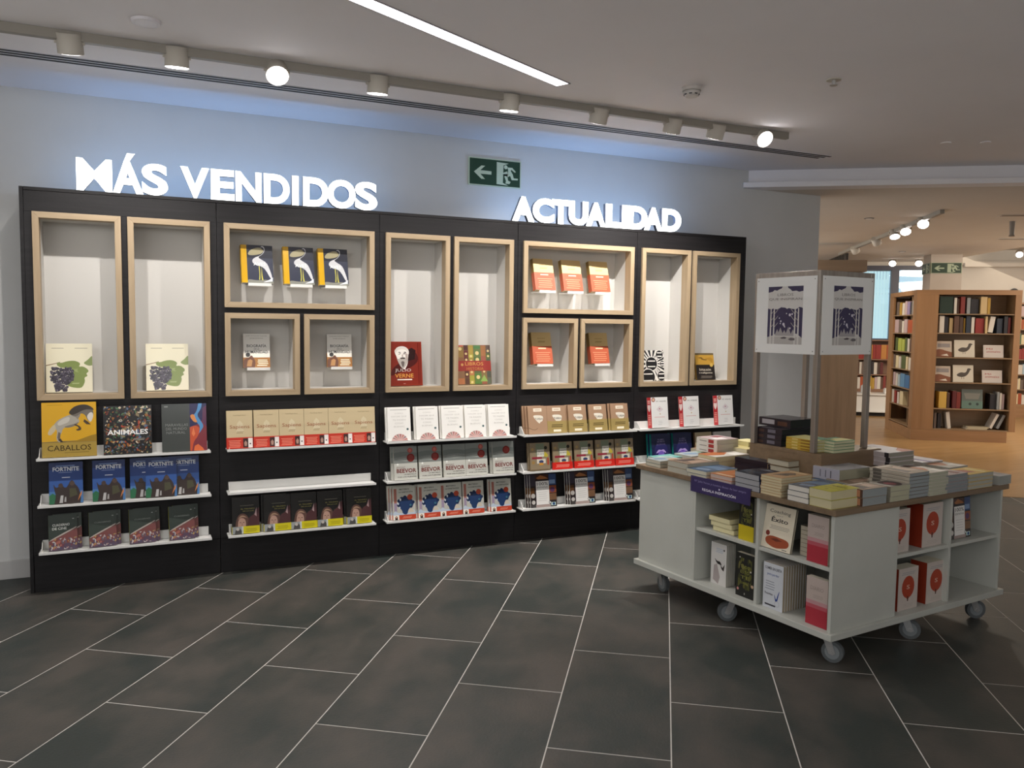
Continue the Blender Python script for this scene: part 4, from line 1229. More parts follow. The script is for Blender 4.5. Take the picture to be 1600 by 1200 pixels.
PZ1, PZ0 = PT - .028, 1.415 - RZ
PWD = 2 * SH - .006
pmesh = MB().box(0, 0, 0, PWD, .004, PZ1 - PZ0).mesh('poster', mat('poster_paper', lin(hexc('ecebe8')), .25))
def grow(prims):
    gx, gy = lambda u: .5 + (u - .5) * 1.1, lambda v: .5 + (v - .515) * 1.1
    out = []
    for q in prims:
        if q[0] == 'p':
            out.append(('p', [(gx(a), gy(b)) for a, b in q[1]], q[2]))
        elif q[0] == 'r':
            out.append(('r', gx(q[1]), gy(q[2]), gx(q[3]), gy(q[4]), q[5]))
        elif q[0] == 'c' and abs(q[1] - .5) < .4:
            out.append(('c', gx(q[1]), gy(q[2]), q[3] * 1.1, q[4]))
        elif q[0] == 't':
            out.append(('t', q[1], gx(q[2]), gy(q[3]), q[4] * 1.1, q[5] * 1.1, *q[6:]))
        else:
            out.append(q)
    return out


PART = grow(poster_art(4))
PA = art_mesh('poster_print', PART, lambda a, b, d: (a, -d, b), PWD, PZ1 - PZ0, M_GLOSS, 'art', smooth=False)
PTX = art_mesh('poster_title', PART, lambda a, b, d: (a, -d, b), PWD, PZ1 - PZ0, M_GLOSS, 'text')
for nm, (ox, oy), rz in (('left', (-SH - .019, SH - .003 - .0), -90), ('right', (-SH + .003, -SH - .019), 0), ('back', (SH + .019, -SH + .003), 90), ('far', (SH - .003, SH + .019), 180)):
    p = link('poster', pmesh, stand)
    p.location = (ox, oy, PZ0)
    p.rotation_euler = (0, 0, R(rz))
    for n2, me_ in (('poster_print', PA), ('poster_title', PTX)):
        link(n2, me_, p)


# ------------------------------------------------------------------ stacks of books on the table
def stack(name_, L, F, Rr, n, face, cover, pages='d2cbb8', spine=None, art=(), spine_art=(), bot=None, H=None, base=.742, gloss=False, hard=False, th=None, group=None, jitter=1.2, maxa=.30, maxb=.30, mina=.12, minb=.12, off=(0, 0), bands=None):
    """L, F, Rr: where the left, near and right top corners are seen; bot: image row where the near corner meets its base."""
    if bot is not None:
        P = on_z(F[0], bot, base)
        zt = z_at(P, F[1])
    else:
        zt = .742 + H
        P = on_z(F[0], F[1], zt)
    PL, PR = on_z(L[0], L[1], zt), on_z(Rr[0], Rr[1], zt)
    la = min(maxa, max(mina, (PL - P).dot(TA)))
    lb = min(maxb, max(minb, (PR - P).dot(TB)))
    a0, b0 = (P - TF).dot(TA) + off[0], (P - TF).dot(TB) + off[1]
    if base == .742 and n:
        a0, b0 = max(.004, a0), max(.004, b0)
        a0, b0 = min(a0, TW_ - .03), min(b0, TW_ - .03)
    t = th if th else (zt - base) / n
    if face == 'SP':
        X, Z, w_, h_ = TB, TA, lb, la
    elif face == 'PS':
        X, Z, w_, h_ = TA, -TB, la, lb
    else:
        X, Z, w_, h_ = -TA, TB, la, lb
    k = Kind(w_, h_, t - .0006, cover, spine, pages, art, spine_art, gloss=gloss, hard=hard)
    cen = tab(a0 + la / 2, b0 + lb / 2)
    rr = random.Random(name_)
    for j in range(n):
        ang = R(rr.uniform(-jitter, jitter))
        rot = Matrix.Rotation(ang, 3, 'Z')
        x_, z_ = rot @ X, rot @ Z
        zz = zt - j * t
        o_ = cen - z_ * (h_ / 2) + V((rr.uniform(-.002, .002), rr.uniform(-.002, .002), zz))
        if n == 1:
            lab = name_.replace('%s', '').replace('  ', ' ').strip()
        else:
            lab = name_.replace('%s', ordn(j, n, 'topmost', 'bottom', 'middle', 'from top') + f' of {NUM[n]} stacked')
        k.place(frame_M(o_, x_, -UPZ, z_), lab, group or ('stack: ' + name_.replace('%s', '').strip() if n > 1 else None))
    return zt, a0, b0, la, lb, t


A_BLUE = [('r', 0, 0, 1, 1, '4d6480'), ('p', [(0, .3), (.5, .5), (1, .4), (1, .7), (.4, .8), (0, .6)], '6f8aa8'), ('p', [(.3, .1), (.8, .2), (.7, .35), (.2, .25)], '8aa0b8')]
A_TAN = [('r', 0, 0, 1, 1, 'b8946a'), ('p', [(.2, .2), (.6, .3), (.8, .6), (.5, .8), (.3, .6)], '6a5a4a'), ('r', .1, .84, .9, .92, 'd6c19a'), ('c', .6, .4, .12, '3e3a34')]
A_NAVY = [('r', 0, 0, 1, 1, '232c3c'), ('p', [(0, .4), (.5, .6), (1, .5), (1, .8), (0, .7)], '3a4a5c'), ('p', [(.3, .2), (.6, .1), (.8, .3)], '8a929c')]
A_YEL2 = [('r', 0, 0, 1, 1, 'b5ad24'), ('t', 'PUREZA', .5, .6, .14, .7, '6a641c', .01), ('r', .15, .4, .85, .43, '7c7420'), ('c', .5, .22, .08, '8a821c')]
A_FLAT = [('r', 0, 0, 1, 1, '8a7460'), ('p', [(.1, .1), (.5, .2), (.45, .6), (.2, .7)], '4a3a34'), ('p', [(.5, .3), (.9, .2), (.8, .8), (.55, .7)], 'b89a84'), ('r', .1, .84, .8, .93, 'cfc4b4')]
A_MAP = [('r', 0, 0, 1, 1, '9aa0a0'), ('p', [(.1, .2), (.5, .1), (.7, .5), (.3, .6)], '6a8298'), ('p', [(.5, .6), (.9, .5), (.9, .9), (.6, .9)], 'b08a6a'), ('r', .1, .7, .4, .9, '7c9a8a')]
A_OVAL = [('r', 0, 0, 1, 1, '9c968a'), ('c', .5, .5, .38, '3c2c2a'), ('c', .46, .45, .2, '8a4a4c'), ('r', .1, .86, .9, .94, '6c665c')]
A_ORG = [('r', 0, 0, 1, 1, 'c4753a'), ('p', [(.4, .5), (.8, .6), (.9, .8), (.5, .8)], 'd9a070'), ('r', .1, .1, .9, .2, 'e0c8a8')]
A_ORGW = [('r', 0, 0, 1, 1, 'c9c2b6'), ('p', [(0, 0), (.5, 0), (.7, .4), (.3, .7), (0, .6)], 'b0622c'), ('r', .5, .6, .95, .9, 'efeae0')]
A_PINK = [('r', 0, 0, 1, 1, 'a89494'), ('p', [(.1, .2), (.6, .1), (.7, .5), (.2, .6)], 'dcd6d2'), ('p', [(.5, .5), (.9, .6), (.8, .9), (.4, .8)], '7c3a3c')]
A_YR = [('r', 0, 0, 1, 1, 'cfa83c'), ('p', [(0, 0), (.6, 0), (.8, .5), (.3, .5)], '9c3c20'), ('r', .1, .7, .9, .8, 'e6d08a')]
A_TEXT = [('r', 0, 0, 1, 1, 'b4b2b2')] + lines(.2, .8, .5, .9, 6, '6f6c70', .3, .4, 5)
SP_LBL = [('r', .1, .70, .9, .92, '5a544c'), ('r', .2, .1, .5, .55, 'a59a8a')]
SP_RED = [('r', .12, .16, .88, .42, '9c2c28')] + [('r', .3, .5, .5, .85, '8a8078')]

# along the left (window side) edge, back to front
stack('%s grey green paperbacks at the far left corner of the table top', (1009, 716), (1031, 721), (1060, 716), 2, 'PP', '6c8078', 'b5b0a0', art=A_MAP, bot=731.5)
stack('%s beige magazines with photo cover beside the blue books', (1040, 719), (1071, 726), (1120, 721), 2, 'PP', '9a8468', 'aaa698', art=A_FLAT, bot=744)
stack('%s blue covered paperbacks above the purple strip', (1072, 730.6), (1103, 737.5), (1152, 732), 2, 'PP', '4d6480', 'c2bda8', art=A_BLUE, bot=750.5)
stack('%s orange covered books above the purple strip', (1111, 739), (1143, 746.5), (1178, 741), 2, 'PP', 'c4753a', 'b8a49a', art=A_ORG, bot=759.5)
stack('%s navy blue books with grey page edges', (1145, 736), (1182, 744.5), (1218, 738), 3, 'PS', '232c3c', '98979a', '28324a', A_NAVY, bot=771, gloss=True)
stack('%s cream paged books with tan covers at the table edge', (1187, 741), (1220, 747.5), (1266, 741), 7, 'PP', 'b8946a', 'c9bb98', 'a0785a', A_TAN, bot=778)
stack('%s dark blue glossy books with white page edges', (1220.5, 757.5), (1256, 764), (1306, 755), 3, 'PP', '2b3848', 'd2ccc2', art=A_BLUE, bot=789.5, gloss=True)
stack('%s yellow covered books at the near table corner', (1258, 762.5), (1295.6, 769), (1335, 761.5), 2, 'PP', 'b5ad24', 'c2b894', '8a8430', A_YEL2, bot=797.5)
# along the right edge, near to far
stack('%s books with brown photo spines next to the yellow pair', (1324, 759), (1354, 767), (1391, 761), 2, 'SP', '8a7460', '8f9494', '4c3026', A_FLAT, [('r', .1, .1, .9, .4, 'b07a58')], bot=794)
stack('%s pale books with a dark oval cover at the right edge', (1366, 754), (1392.5, 761), (1418, 755.5), 3, 'SP', '9c968a', 'aeab92', '8a8474', A_OVAL, bot=786)
stack('%s grey spined books in the tallest right edge stack', (1356, 730), (1419.5, 740.5), (1451, 736), 7, 'SP', '6f6660', '8f9596', 'b4ab9a', A_FLAT, SP_LBL, bot=780)
stack('%s thin books with orange and white covers at right edge', (1422, 731), (1454, 739.5), (1479.5, 735), 7, 'PP', 'c9c2b6', 'a9a894', art=A_ORGW, bot=776)
stack('%s grey paged books with pinkish photo covers at right edge', (1455, 737), (1481.5, 744), (1516, 739), 5, 'PP', 'a89494', '83888a', art=A_PINK, bot=772.5)
stack('%s thin yellow and red magazines near the right corner', (1489, 734), (1518, 742.5), (1560, 737.5), 4, 'PP', 'cfa83c', 'a8a699', art=A_YR, bot=767)
stack('%s thin grey book at the far right corner of the table', (1545, 739), (1562, 744.5), (1577, 741), 1, 'PP', 'c2c6c6', '9a9c96', art=A_TEXT, bot=758.5, minb=.09)
# inner rows
stack('%s teal magazine behind the grey green paperbacks', (1011, 712), (1030, 716.5), (1046, 709), 1, 'PP', '5c9a94', 'b8c0b0', H=.022, off=(.03, .0), art=[('r', 0, 0, 1, 1, '5c9a94'), ('p', [(.3, .2), (.8, .3), (.6, .8)], 'b5c8b8')])
stack('%s blue grey photo magazine lying behind the beige magazines', (1041, 709), (1080, 713.5), (1104, 706), 1, 'PP', '7c8a94', 'b0aea4', H=.035, art=A_MAP)
stack('%s cream books with white cover behind the blue books', (1089, 709), (1119, 714.5), (1168, 709), 2, 'PP', 'b09a84', 'cdbf98', H=.062, art=A_ORGW)
stack('%s white spined books with red labels towards the wall', (1087.5, 682.5), (1121, 688), (1150, 684.5), 3, 'SP', 'c9bfb8', 'bdb6a4', 'cfc8bc', A_PINK, SP_RED, H=.135, th=.028)
stack('%s pale books lying under the red labelled books', (1080, 700), (1125, 709), (1160, 704), 2, 'PP', 'b5a894', 'bcb49c', H=.048, art=A_FLAT)
stack('%s cream books beside the wooden riser, left side', (1128, 695.6), (1167, 702.5), (1186, 699.5), 3, 'PP', 'c9ba80', 'c9c0a0', H=.085, art=[('r', 0, 0, 1, 1, 'd2c48a')], maxb=.14)
stack('%s yellow cream books at the back beside the riser', (1150, 687.5), (1169, 691), (1180, 688.5), 4, 'PP', 'd6c98c', 'd2c894', H=.115, art=[('r', 0, 0, 1, 1, 'ddd29c')], maxb=.12, maxa=.2)
stack('%s slim dark purple books left of the riser', (1158, 712.5), (1203, 724), (1232, 718), 4, 'SP', '2c2230', '8f8688', '2a2028', A_NAVY, H=.078, gloss=True)
stack('%s book with brown cover in front of the riser', (1198, 715), (1233, 721.2), (1277, 714), 2, 'PP', '6e5a40', 'b5ae9a', 'a58a64', [('r', 0, 0, 1, 1, '6e5a40'), ('p', [(.1, .6), (.4, .7), (.3, .9), (.1, .9)], 'd6ccc0')], H=.107, th=.034, hard=True)
stack('%s blue grey books under the brown covered pair', (1196, 729), (1233, 737), (1268, 730), 1, 'PP', '4a5a6a', 'a8a590', art=A_BLUE, H=.036)
stack('%s lavender white hardback with text cover near the riser corner', (1264, 728), (1313, 735), (1350, 727.5), 1, 'SP', 'b4b2b8', 'a29f88', 'a9a8b4', A_TEXT, [('r', .2, .3, .8, .34, '5a5a62'), ('r', .2, .5, .8, .53, '5a5a62'), ('r', .2, .7, .8, .73, '5a5a62')], H=.098, th=.062, hard=True)
stack('%s pale books beneath the lavender white hardback', (1266, 748), (1316, 757), (1352, 749), 1, 'PP', '8aa0b4', 'aaa794', art=A_BLUE, H=.034)
stack('%s brown photo covered books in front of the riser, right', (1300, 747), (1331, 756), (1372, 749), 1, 'PP', '8a6a54', 'a39e88', art=A_FLAT, H=.045)
stack('%s wrapped white books with dark corners behind the tallest stack', (1331, 697), (1390, 708), (1421, 702.5), 3, 'SP', 'd0c8c8', '9f9c90', 'b3a6a4', [('r', 0, 0, 1, 1, 'd9d4d6'), ('p', [(.5, 0), (1, 0), (1, .4), (.6, .2)], 'a8442e')], [('r', 0, .0, 1, .1, '2a2426'), ('r', 0, .84, 1, .9, '2a2426')], H=.150, th=.026, hard=True)
stack('%s brown covered books beneath the wrapped white ones', (1318, 722), (1392, 735), (1424, 729), 2, 'PP', '5c4634', 'a59c80', art=[('r', 0, 0, 1, 1, '5c4634'), ('p', [(.1, .1), (.5, .2), (.4, .8)], '8a7050')], H=.068, th=.034)
stack('%s white and violet books at the back right of the table', (1412, 711), (1442, 723), (1476, 719.5), 2, 'PP', 'd6d2de', 'b8b2a6', H=.062, th=.026, art=[('r', 0, 0, 1, 1, 'e3e1e8'), ('r', .0, .3, 1, .5, '5a4a9c')])
stack('%s white leaflet style books behind the orange and white ones', (1455, 722), (1482, 731), (1512, 727), 2, 'PP', 'cfc9c2', 'aaa698', H=.052, th=.022, art=A_ORGW)
# books on the riser
z1_, *_r1 = stack('%s bulky dark boxed volumes on the wooden riser', (1184, 666), (1221, 672), (1288, 668), 3, 'SP', '2e2a30', '1e2422', '2b2127', [('r', 0, 0, 1, 1, '3a363e')], [('r', .2, .25, .8, .55, '6a6570'), ('r', .2, .7, .7, .9, '4a342c')], bot=698, base=RZ + .0008, gloss=True, hard=True, jitter=.5, maxb=.26)
stack('%s single dark boxed volume lying on top of the boxed stack', (1194, 650), (1236, 657), (1269, 655), 1, 'SP', '3a363c', '1e2422', '2b2127', [('r', 0, 0, 1, 1, '46424a')], [('r', .25, .5, .8, .9, 'a9a4a8'), ('r', .2, .1, .7, .4, '5c3c2c')], H=z1_ - .742 + .048, th=.047, gloss=True, hard=True, jitter=.5, minb=.2, maxb=.2)
stack('%s yellow spined books on the riser', (1226, 682), (1274, 689), (1302, 685.5), 4, 'SP', 'cdbf4a', 'b9b490', 'b8902c', [('r', 0, 0, 1, 1, 'd8d08a'), ('p', [(.3, 0), (1, 0), (1, .5), (.6, .6)], '5c8a6a')], [('r', .25, .1, .7, .5, '8a641c'), ('r', .25, .6, .7, .8, 'd8c27a')], bot=707.5, base=RZ + .0008, jitter=.6, maxa=.21, maxb=.15)
stack('%s green covered books on the riser beside the steel post', (1290, 686), (1303.5, 690.5), (1333, 687), 4, 'PP', '4c8a64', 'c2bf9c', art=[('r', 0, 0, 1, 1, '4c8a64'), ('p', [(.2, .3), (.9, .2), (.9, 1), (.3, 1)], 'dcd890')], H=RZ - .742 + .062, base=RZ + .0008, th=.0155, jitter=.6, maxa=.2)


# ------------------------------------------------------------------ books in the table's shelves
def shelf_book(l, r_, yt, yb, plane, depth, t, z, cover, label, art=(), spine=None, pages='cfc8b4', tilt=0, band=None, band_art=(), group=None, copies=0, clabel=None, gloss=False, spine_art=()):
    """plane 'L' = shelves opening to -TB (left face), 'R' = opening to -TA (right face); depth = distance behind the face"""
    if plane == 'L':
        p, n, X, Y = tab(0, .02 + depth), TB, -TA, TB
    else:
        p, n, X, Y = tab(.02 + depth, 0), TA, TB, TA
    P0, P1 = on_plane(l, yb, p, n), on_plane(r_, yb, p, n)
    w_ = abs((P1 - P0).dot(X))
    c_ = (P0 + P1) / 2
    PT_ = on_plane((l + r_) / 2, yt, p, n)
    h_ = min(PT_.z - z, .225)
    k = Kind(w_, h_, t, cover, spine, pages, art, spine_art, band, gloss, band_art=band_art)
    for j in range(copies + 1):
        o_ = V((c_.x, c_.y, z + .001 + t * math.sin(R(tilt)))) + Y * (t + .001) * j
        M = frame_M(o_, X, Y, UPZ) @ Matrix.Rotation(-R(tilt), 4, 'X')
        lab = label if j == 0 else (clabel or label).replace('%s', ordn(j - 1, copies, 'first', 'last', 'middle', 'from front') if copies > 1 else 'only')
        k.place(M, lab, group)


ZS, ZLO = .470, .175
# left face, upper left bay: three cream books lying flat
sfp = tab(0, .13)
for j in range(3):
    k = K.setdefault('lying', Kind(.150, .22, .026, 'b9ae84', 'd2c998', 'ddd4a8', [('r', 0, 0, 1, 1, '8f8660')]))
    c_ = tab(.735 + .012 * j, .17 - .004 * j, ZS + .001 + .0265 * (j + 1))
    k.place(frame_M(c_ - TB * .11, -TA, -UPZ, TB), f'cream book lying flat on the upper left shelf under the purple strip, {["bottom", "middle", "top"][j]} of three', 'cream books lying under the purple strip')
A_FLW = [('r', 0, 0, 1, 1, '1a1a16')] + swirl(31, 26, ['4a4c20', '5c5a28', '3a3c1c', '6a6434'], .12, .88, .18, .9, .14) + [('c', .12, .16, .06, 'c98a84'), ('c', .92, .3, .07, 'c9a888'), ('c', .82, .62, .04, 'd6cfc0'), ('c', .2, .9, .03, 'cfcac0'), ('r', .48, .06, .52, .1, 'b9b4a8')] + [('t', s_, .5, y_, .07, .5, '8a8a3c', 0) for s_, y_ in (('TODO', .66), ('ESTO', .54), ('TE', .42), ('DARÉ', .3))]
shelf_book(1154, 1177, 768, 848, 'L', .03, .03, ZS, '1a1a16', 'dark flower cover book with wide yellow band, upper shelf beside the divider', A_FLW, band=(0, .34, 'c9b41c'))
shelf_book(1149, 1177, 856, 933, 'L', .03, .03, ZLO, '1a1a16', 'dark flower cover book on the lower shelf beside the divider', A_FLW)
A_WHB = [('r', 0, 0, 1, 1, 'd2cfcb'), ('p', [(.2, .64), (.4, .56), (.6, .58), (.72, .48), (.56, .5), (.4, .5)], '24201f'), ('p', [(.6, .5), (.76, .44), (.9, .54), (.84, .36), (.7, .40)], '3a3230'), ('p', [(.15, .1), (.5, .02), (.6, .2), (.4, .5), (.2, .45)], 'a59a98'), ('c', .84, .86, .05, '2a2a2c')] + lines(.3, .8, .78, .9, 3, 'aab4c4', .4)
shelf_book(1110, 1134, 846, 912, 'L', .06, .012, ZLO, 'd2cfcb', 'front copy of the white books with black birds, lower left shelf', A_WHB, copies=4, clabel='white book with black birds, %s hidden copy behind the front one', group='white books with black birds', pages='bab6a8')
A_COA = [('r', 0, 0, 1, 1, 'ddd2bc'), ('t', 'Coaching', .5, .80, .10, .7, '2c2c2c', 0), ('t', 'para el', .5, .755, .03, .2, '4a4a48', 0), ('t', 'Éxito', .52, .62, .13, .56, '1e1e1e', .015), ('c', .18, .34, .07, '7c2c20'),
         ('p', [(.12, .24), (.3, .3), (.55, .29), (.85, .27), (.94, .2), (.9, .1), (.7, .06), (.5, .03), (.3, .06), (.14, .12)], '9c4826'), ('p', [(.3, .22), (.5, .26), (.7, .22), (.5, .18)], '6a2c18'), ('r', .72, .03, .88, .045, '3a3a3a')] + lines(.2, .9, .46, .56, 3, '8a8478', .3, .2)
shelf_book(1188, 1234, 792, 862, 'L', .02, .014, ZS, 'ddd2bc', 'leaning cream book with brown ink blot and large black title', A_COA, tilt=10, pages='8f8878')
for j in range(7):
    k = K.setdefault('pile', Kind(.145, .21, .020, '8a8070', '8f8676', 'b5ab98'))
    c_ = tab(.185, .085, ZS + .001 + .0205 * (j + 1))
    k.place(frame_M(c_ + TA * .0 - TB * .0, -TA, -UPZ, TB), f'brown grey paperback lying behind the cream leaning book, {ordn(6 - j, 7, "topmost", "bottom", "middle", "from top")}', 'brown grey paperbacks piled on the upper right shelf')
A_RED = [('r', 0, 0, 1, 1, 'b8a8a0'), ('r', 0, 0, 1, .42, 'a82c3a'), ('r', 0, .36, 1, .46, 'b2525c'), ('r', 0, .44, 1, .52, 'b88a8c'), ('t', 'DIARIO', .5, .74, .08, .6, '8c8078', -.01)] + lines(.3, .8, .58, .66, 3, '9a8c84', .3)
shelf_book(1260, 1293, 806, 884, 'L', .02, .03, ZS, 'b8a8a0', 'beige and red book at the near corner, upper shelf', A_RED)
shelf_book(1258, 1292, 896, 972, 'L', .02, .03, ZLO, 'b8a8a0', 'beige and red book at the near corner, lower shelf', A_RED)
A_CHK = [('r', 0, 0, 1, 1, 'c9ccd2'), ('t', 'COMER SIN DIETA', .5, .86, .06, .84, '3c3a44', .01), ('t', 'para perder', .5, .72, .07, .6, '3a5a9c', 0), ('p', [(.56, .36), (.62, .3), (.68, .22), (.74, .34), (.86, .48), (.76, .26), (.70, .12), (.66, .14)], '24408c'), ('t', 'Recetas', .3, .3, .05, .4, '4a4a54', .01), ('c', .72, .14, .12, 'aeb2ba'), ('c', .72, .14, .1, 'c9ccd2')] + lines(.1, .6, .42, .64, 4, '8a8e98', .3, .2) + lines(.1, .7, .06, .12, 1, '3c3a44', .6)
shelf_book(1191, 1222, 874, 957, 'L', .02, .017, ZLO, 'c9ccd2', 'front copy of the white books with a blue tick, lower shelf', A_CHK, copies=8, clabel='white book with a blue tick, %s of the copies behind the front one', group='white books with a blue tick', pages='a3957e')
# right face
A_SB = [('r', 0, 0, 1, 1, 'c2b6ae'), ('c', .5, .54, .32, 'a53a1e', .36), ('p', [(.36, .34), (.5, .22), (.64, .34)], 'a53a1e'), ('t', 'S', .5, .49, .1, .16, 'd9b8a8', .01), ('p', [(.47, .32), (.53, .32), (.53, .20), (.47, .20)], '4a2a20')] + lines(.14, .86, .84, .92, 2, '9a9a9c', .4, .2) + lines(.2, .8, .06, .16, 3, 'aea59c', .3, .3)
shelf_book(1390, 1419, 797, 866, 'R', .03, .05, ZS, 'c2b6ae', 'white book with a red balloon, upper shelf, next to the end panel', A_SB, spine='8a2c14')
shelf_book(1440, 1470, 787, 857, 'R', .03, .09, ZS, 'c2b6ae', 'white book with a red balloon, upper shelf, right of its twin', A_SB, spine='8a2c14')
shelf_book(1402, 1432, 888, 952, 'R', .03, .06, ZLO, 'c2b6ae', 'white book with a red balloon, lower shelf, next to the end panel', A_SB, spine='8a2c14')
shelf_book(1446, 1475, 878, 944, 'R', .03, .09, ZLO, 'c2b6ae', 'white book with a red balloon, lower shelf, beside the divider', A_SB, spine='8a2c14')
shelf_book(1484, 1516, 780, 848, 'R', .05, .02, ZS, '32292a', 'photo cover book with white title panel in the table\'s upper right shelf', A_ESP, tilt=4, spine='d0ccc6', gloss=True)

# ================================================================== FAR ROOM
def fM(s, t, z=0):
    return frame_M(st(s, t, z), E1, E2, UPZ)


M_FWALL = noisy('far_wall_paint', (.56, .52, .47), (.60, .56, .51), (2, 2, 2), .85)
far = MB()
FT = 16.45
far.box(-1.5, FT, 0, 3.50, FT + .2, 3.02)
far.box(3.50, FT, 0, 5.00, FT + .2, 1.33)
far.box(3.50, FT, 2.74, 5.00, FT + .2, 3.02)
far.box(5.00, FT, 0, 11, FT + .2, 3.02)
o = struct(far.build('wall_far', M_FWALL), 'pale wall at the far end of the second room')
o.matrix_world = fM(0, 0)
o = struct(MB().box(11, 7, 0, 11.2, 16.6, 3.02).build('wall_right_unseen', M_FWALL), None)
o.matrix_world = fM(0, 0)
o = struct(MB().box(5.05, FT - .22, 2.74, 11, FT - .001, 2.80).box(5.30, FT - .3, 2.70, 10.5, FT - .22, 2.77).build('trim_4', M_FWALL), 'pale boxed ledge high on the far wall')
o.matrix_world = fM(0, 0)

# window with frame, panes and vertical blind, bright street outside
wn = MB().box(3.50, FT - .02, 1.33, 3.56, FT + .06, 2.74).box(4.94, FT - .02, 1.33, 5.0, FT + .06, 2.74).box(3.56, FT - .02, 2.66, 4.94, FT + .06, 2.74).box(3.56, FT - .02, 1.33, 4.94, FT + .06, 1.38).box(4.13, FT - .02, 1.38, 4.27, FT + .06, 2.66)
M_WF = mat('window_frame_dark', (.06, .06, .09), .4)
win = struct(wn.build('window_1', M_WF), 'tall far window with dark frame and bright street outside')
win.matrix_world = fM(0, 0)
for x0, x1 in ((3.56, 4.13), (4.27, 4.94)):
    MB().box(x0, FT + .02, 1.38, x1, FT + .026, 2.66).build('pane', mat('glass_tint', (.7, .8, .85), .05), win)
gm = bpy.data.materials.new('glass')
gm.use_nodes = True
nt = gm.node_tree
nt.nodes.clear()
ou = nt.nodes.new('ShaderNodeOutputMaterial')
mx = nt.nodes.new('ShaderNodeMixShader')
tb_ = nt.nodes.new('ShaderNodeBsdfTransparent')
gl = nt.nodes.new('ShaderNodeBsdfGlossy')
gl.inputs['Roughness'].default_value = .02
mx.inputs[0].default_value = .06
nt.links.new(tb_.outputs[0], mx.inputs[1])
nt.links.new(gl.outputs[0], mx.inputs[2])
nt.links.new(mx.outputs[0], ou.inputs[0])
for c in win.children:
    c.data.materials.clear()
    c.data.materials.append(gm)
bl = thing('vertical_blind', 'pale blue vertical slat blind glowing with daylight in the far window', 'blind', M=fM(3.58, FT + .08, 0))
M_BL = mat('blind_day_glow', (.06, .08, .09), .6, emit=(.60, .93, 1.0), strength=.85)  # daylight through the slats is put in as emission
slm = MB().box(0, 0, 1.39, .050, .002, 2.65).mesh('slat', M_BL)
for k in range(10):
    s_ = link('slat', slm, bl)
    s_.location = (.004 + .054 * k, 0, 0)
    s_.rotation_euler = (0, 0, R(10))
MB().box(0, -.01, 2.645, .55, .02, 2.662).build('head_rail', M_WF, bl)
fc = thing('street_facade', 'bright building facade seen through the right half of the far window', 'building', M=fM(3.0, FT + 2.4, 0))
MB().box(0, 0, 0, 4, .2, 5).build('facade_wall', mat('facade_day_glow', (.05, .06, .07), .7, emit=(.50, .80, .98), strength=.85), fc)  # daylight on the facade and its details is put in as emission
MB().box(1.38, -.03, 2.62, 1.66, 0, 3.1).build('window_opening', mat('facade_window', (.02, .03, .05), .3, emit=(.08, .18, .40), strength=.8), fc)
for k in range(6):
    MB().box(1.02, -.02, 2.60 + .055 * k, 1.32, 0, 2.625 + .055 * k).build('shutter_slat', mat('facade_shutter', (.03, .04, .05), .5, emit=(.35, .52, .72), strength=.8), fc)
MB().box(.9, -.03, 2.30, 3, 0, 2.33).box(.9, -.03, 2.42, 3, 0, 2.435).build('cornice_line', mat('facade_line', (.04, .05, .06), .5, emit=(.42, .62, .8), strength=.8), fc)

# column with exit sign
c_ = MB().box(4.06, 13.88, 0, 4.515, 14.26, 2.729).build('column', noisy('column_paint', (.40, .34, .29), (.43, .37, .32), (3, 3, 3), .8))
struct(c_, 'square plastered column behind the island bookcase')
c_.matrix_world = fM(0, 0)
e2 = thing('exit_sign', 'green exit sign with arrow wrapped around the column in the far room', 'sign', M=fM(4.062, 13.865, 2.435))
MB().box(0, 0, 0, .445, .012, .165).build('sign_plate', mat('sign_edge', lin(hexc('9aa58c')), .5), e2)
link('pictogram', art_mesh('pictogram', exit_art('16301c', '9aa58c'), lambda a, b, d: (a, -d, b), .445, .165, M_PRINT, smooth=False), e2)
e3 = thing('exit_sign', 'narrow green exit sign on the left side of the far column', 'sign', M=frame_M(st(4.045, 14.26, 2.435), -E2, E1, UPZ))
MB().box(0, 0, 0, .38, .012, .165).build('sign_plate', mat('sign_edge', lin(hexc('9aa58c')), .5), e3)
link('pictogram', art_mesh('pictogram', exit_art('16301c', '9aa58c'), lambda a, b, d: (a, -d, b), .38, .165, M_PRINT, smooth=False), e3)

# island bookcase
IS0, IS1, IT0, IT1, IZ = 3.45, 4.79, 12.33, 13.72, 2.11
isl = thing('island_bookcase', 'large free standing wooden island bookcase on the wooden floor', 'bookcase', M=fM(0, 0))


def ib(x0, y0, z0, x1, y1, z1, nm, m_=None):
    return MB().box(x0, y0, z0, x1, y1, z1).build(nm, m_ or M_ISL, isl)


ib(IS0 + .0, IT0 + .0, .001, IS1 - .10, IT1 - .02, .155, 'plinth', M_ISLX)
ib(IS0, IT0, 2.045, IS1, IT1, IZ, 'top_board', M_ISLX)
ib(IS0, IT0, .157, 3.735, IT0 + .03, 2.044, 'corner_panel')
ib(4.71, IT0, .157, IS1, IT0 + .03, 2.044, 'front_stile')
ib(IS0 + .03, IT0 + .31, .157, IS1 - .01, IT0 + .33, 2.044, 'back_panel', M_ISLD)
ib(3.715, IT0 + .031, .157, 3.735, IT0 + .31, 2.044, 'inner_side', M_ISLD)
ib(4.71, IT0 + .031, .157, 4.73, IT0 + .31, 2.044, 'inner_side', M_ISLD)
ib(IS1 - .02, IT0 + .031, .157, IS1, IT1, 2.044, 'end_board')
ib(IS0 + .03, IT1 - .02, .157, IS1 - .021, IT1, 2.044, 'end_board')
FSH = [.157, .446, .814, 1.163, 1.501, 1.768]
for z in FSH:
    ib(3.736, IT0 + .004, z, 4.709, IT0 + .309, z + .014, 'shelf', M_ISLD)
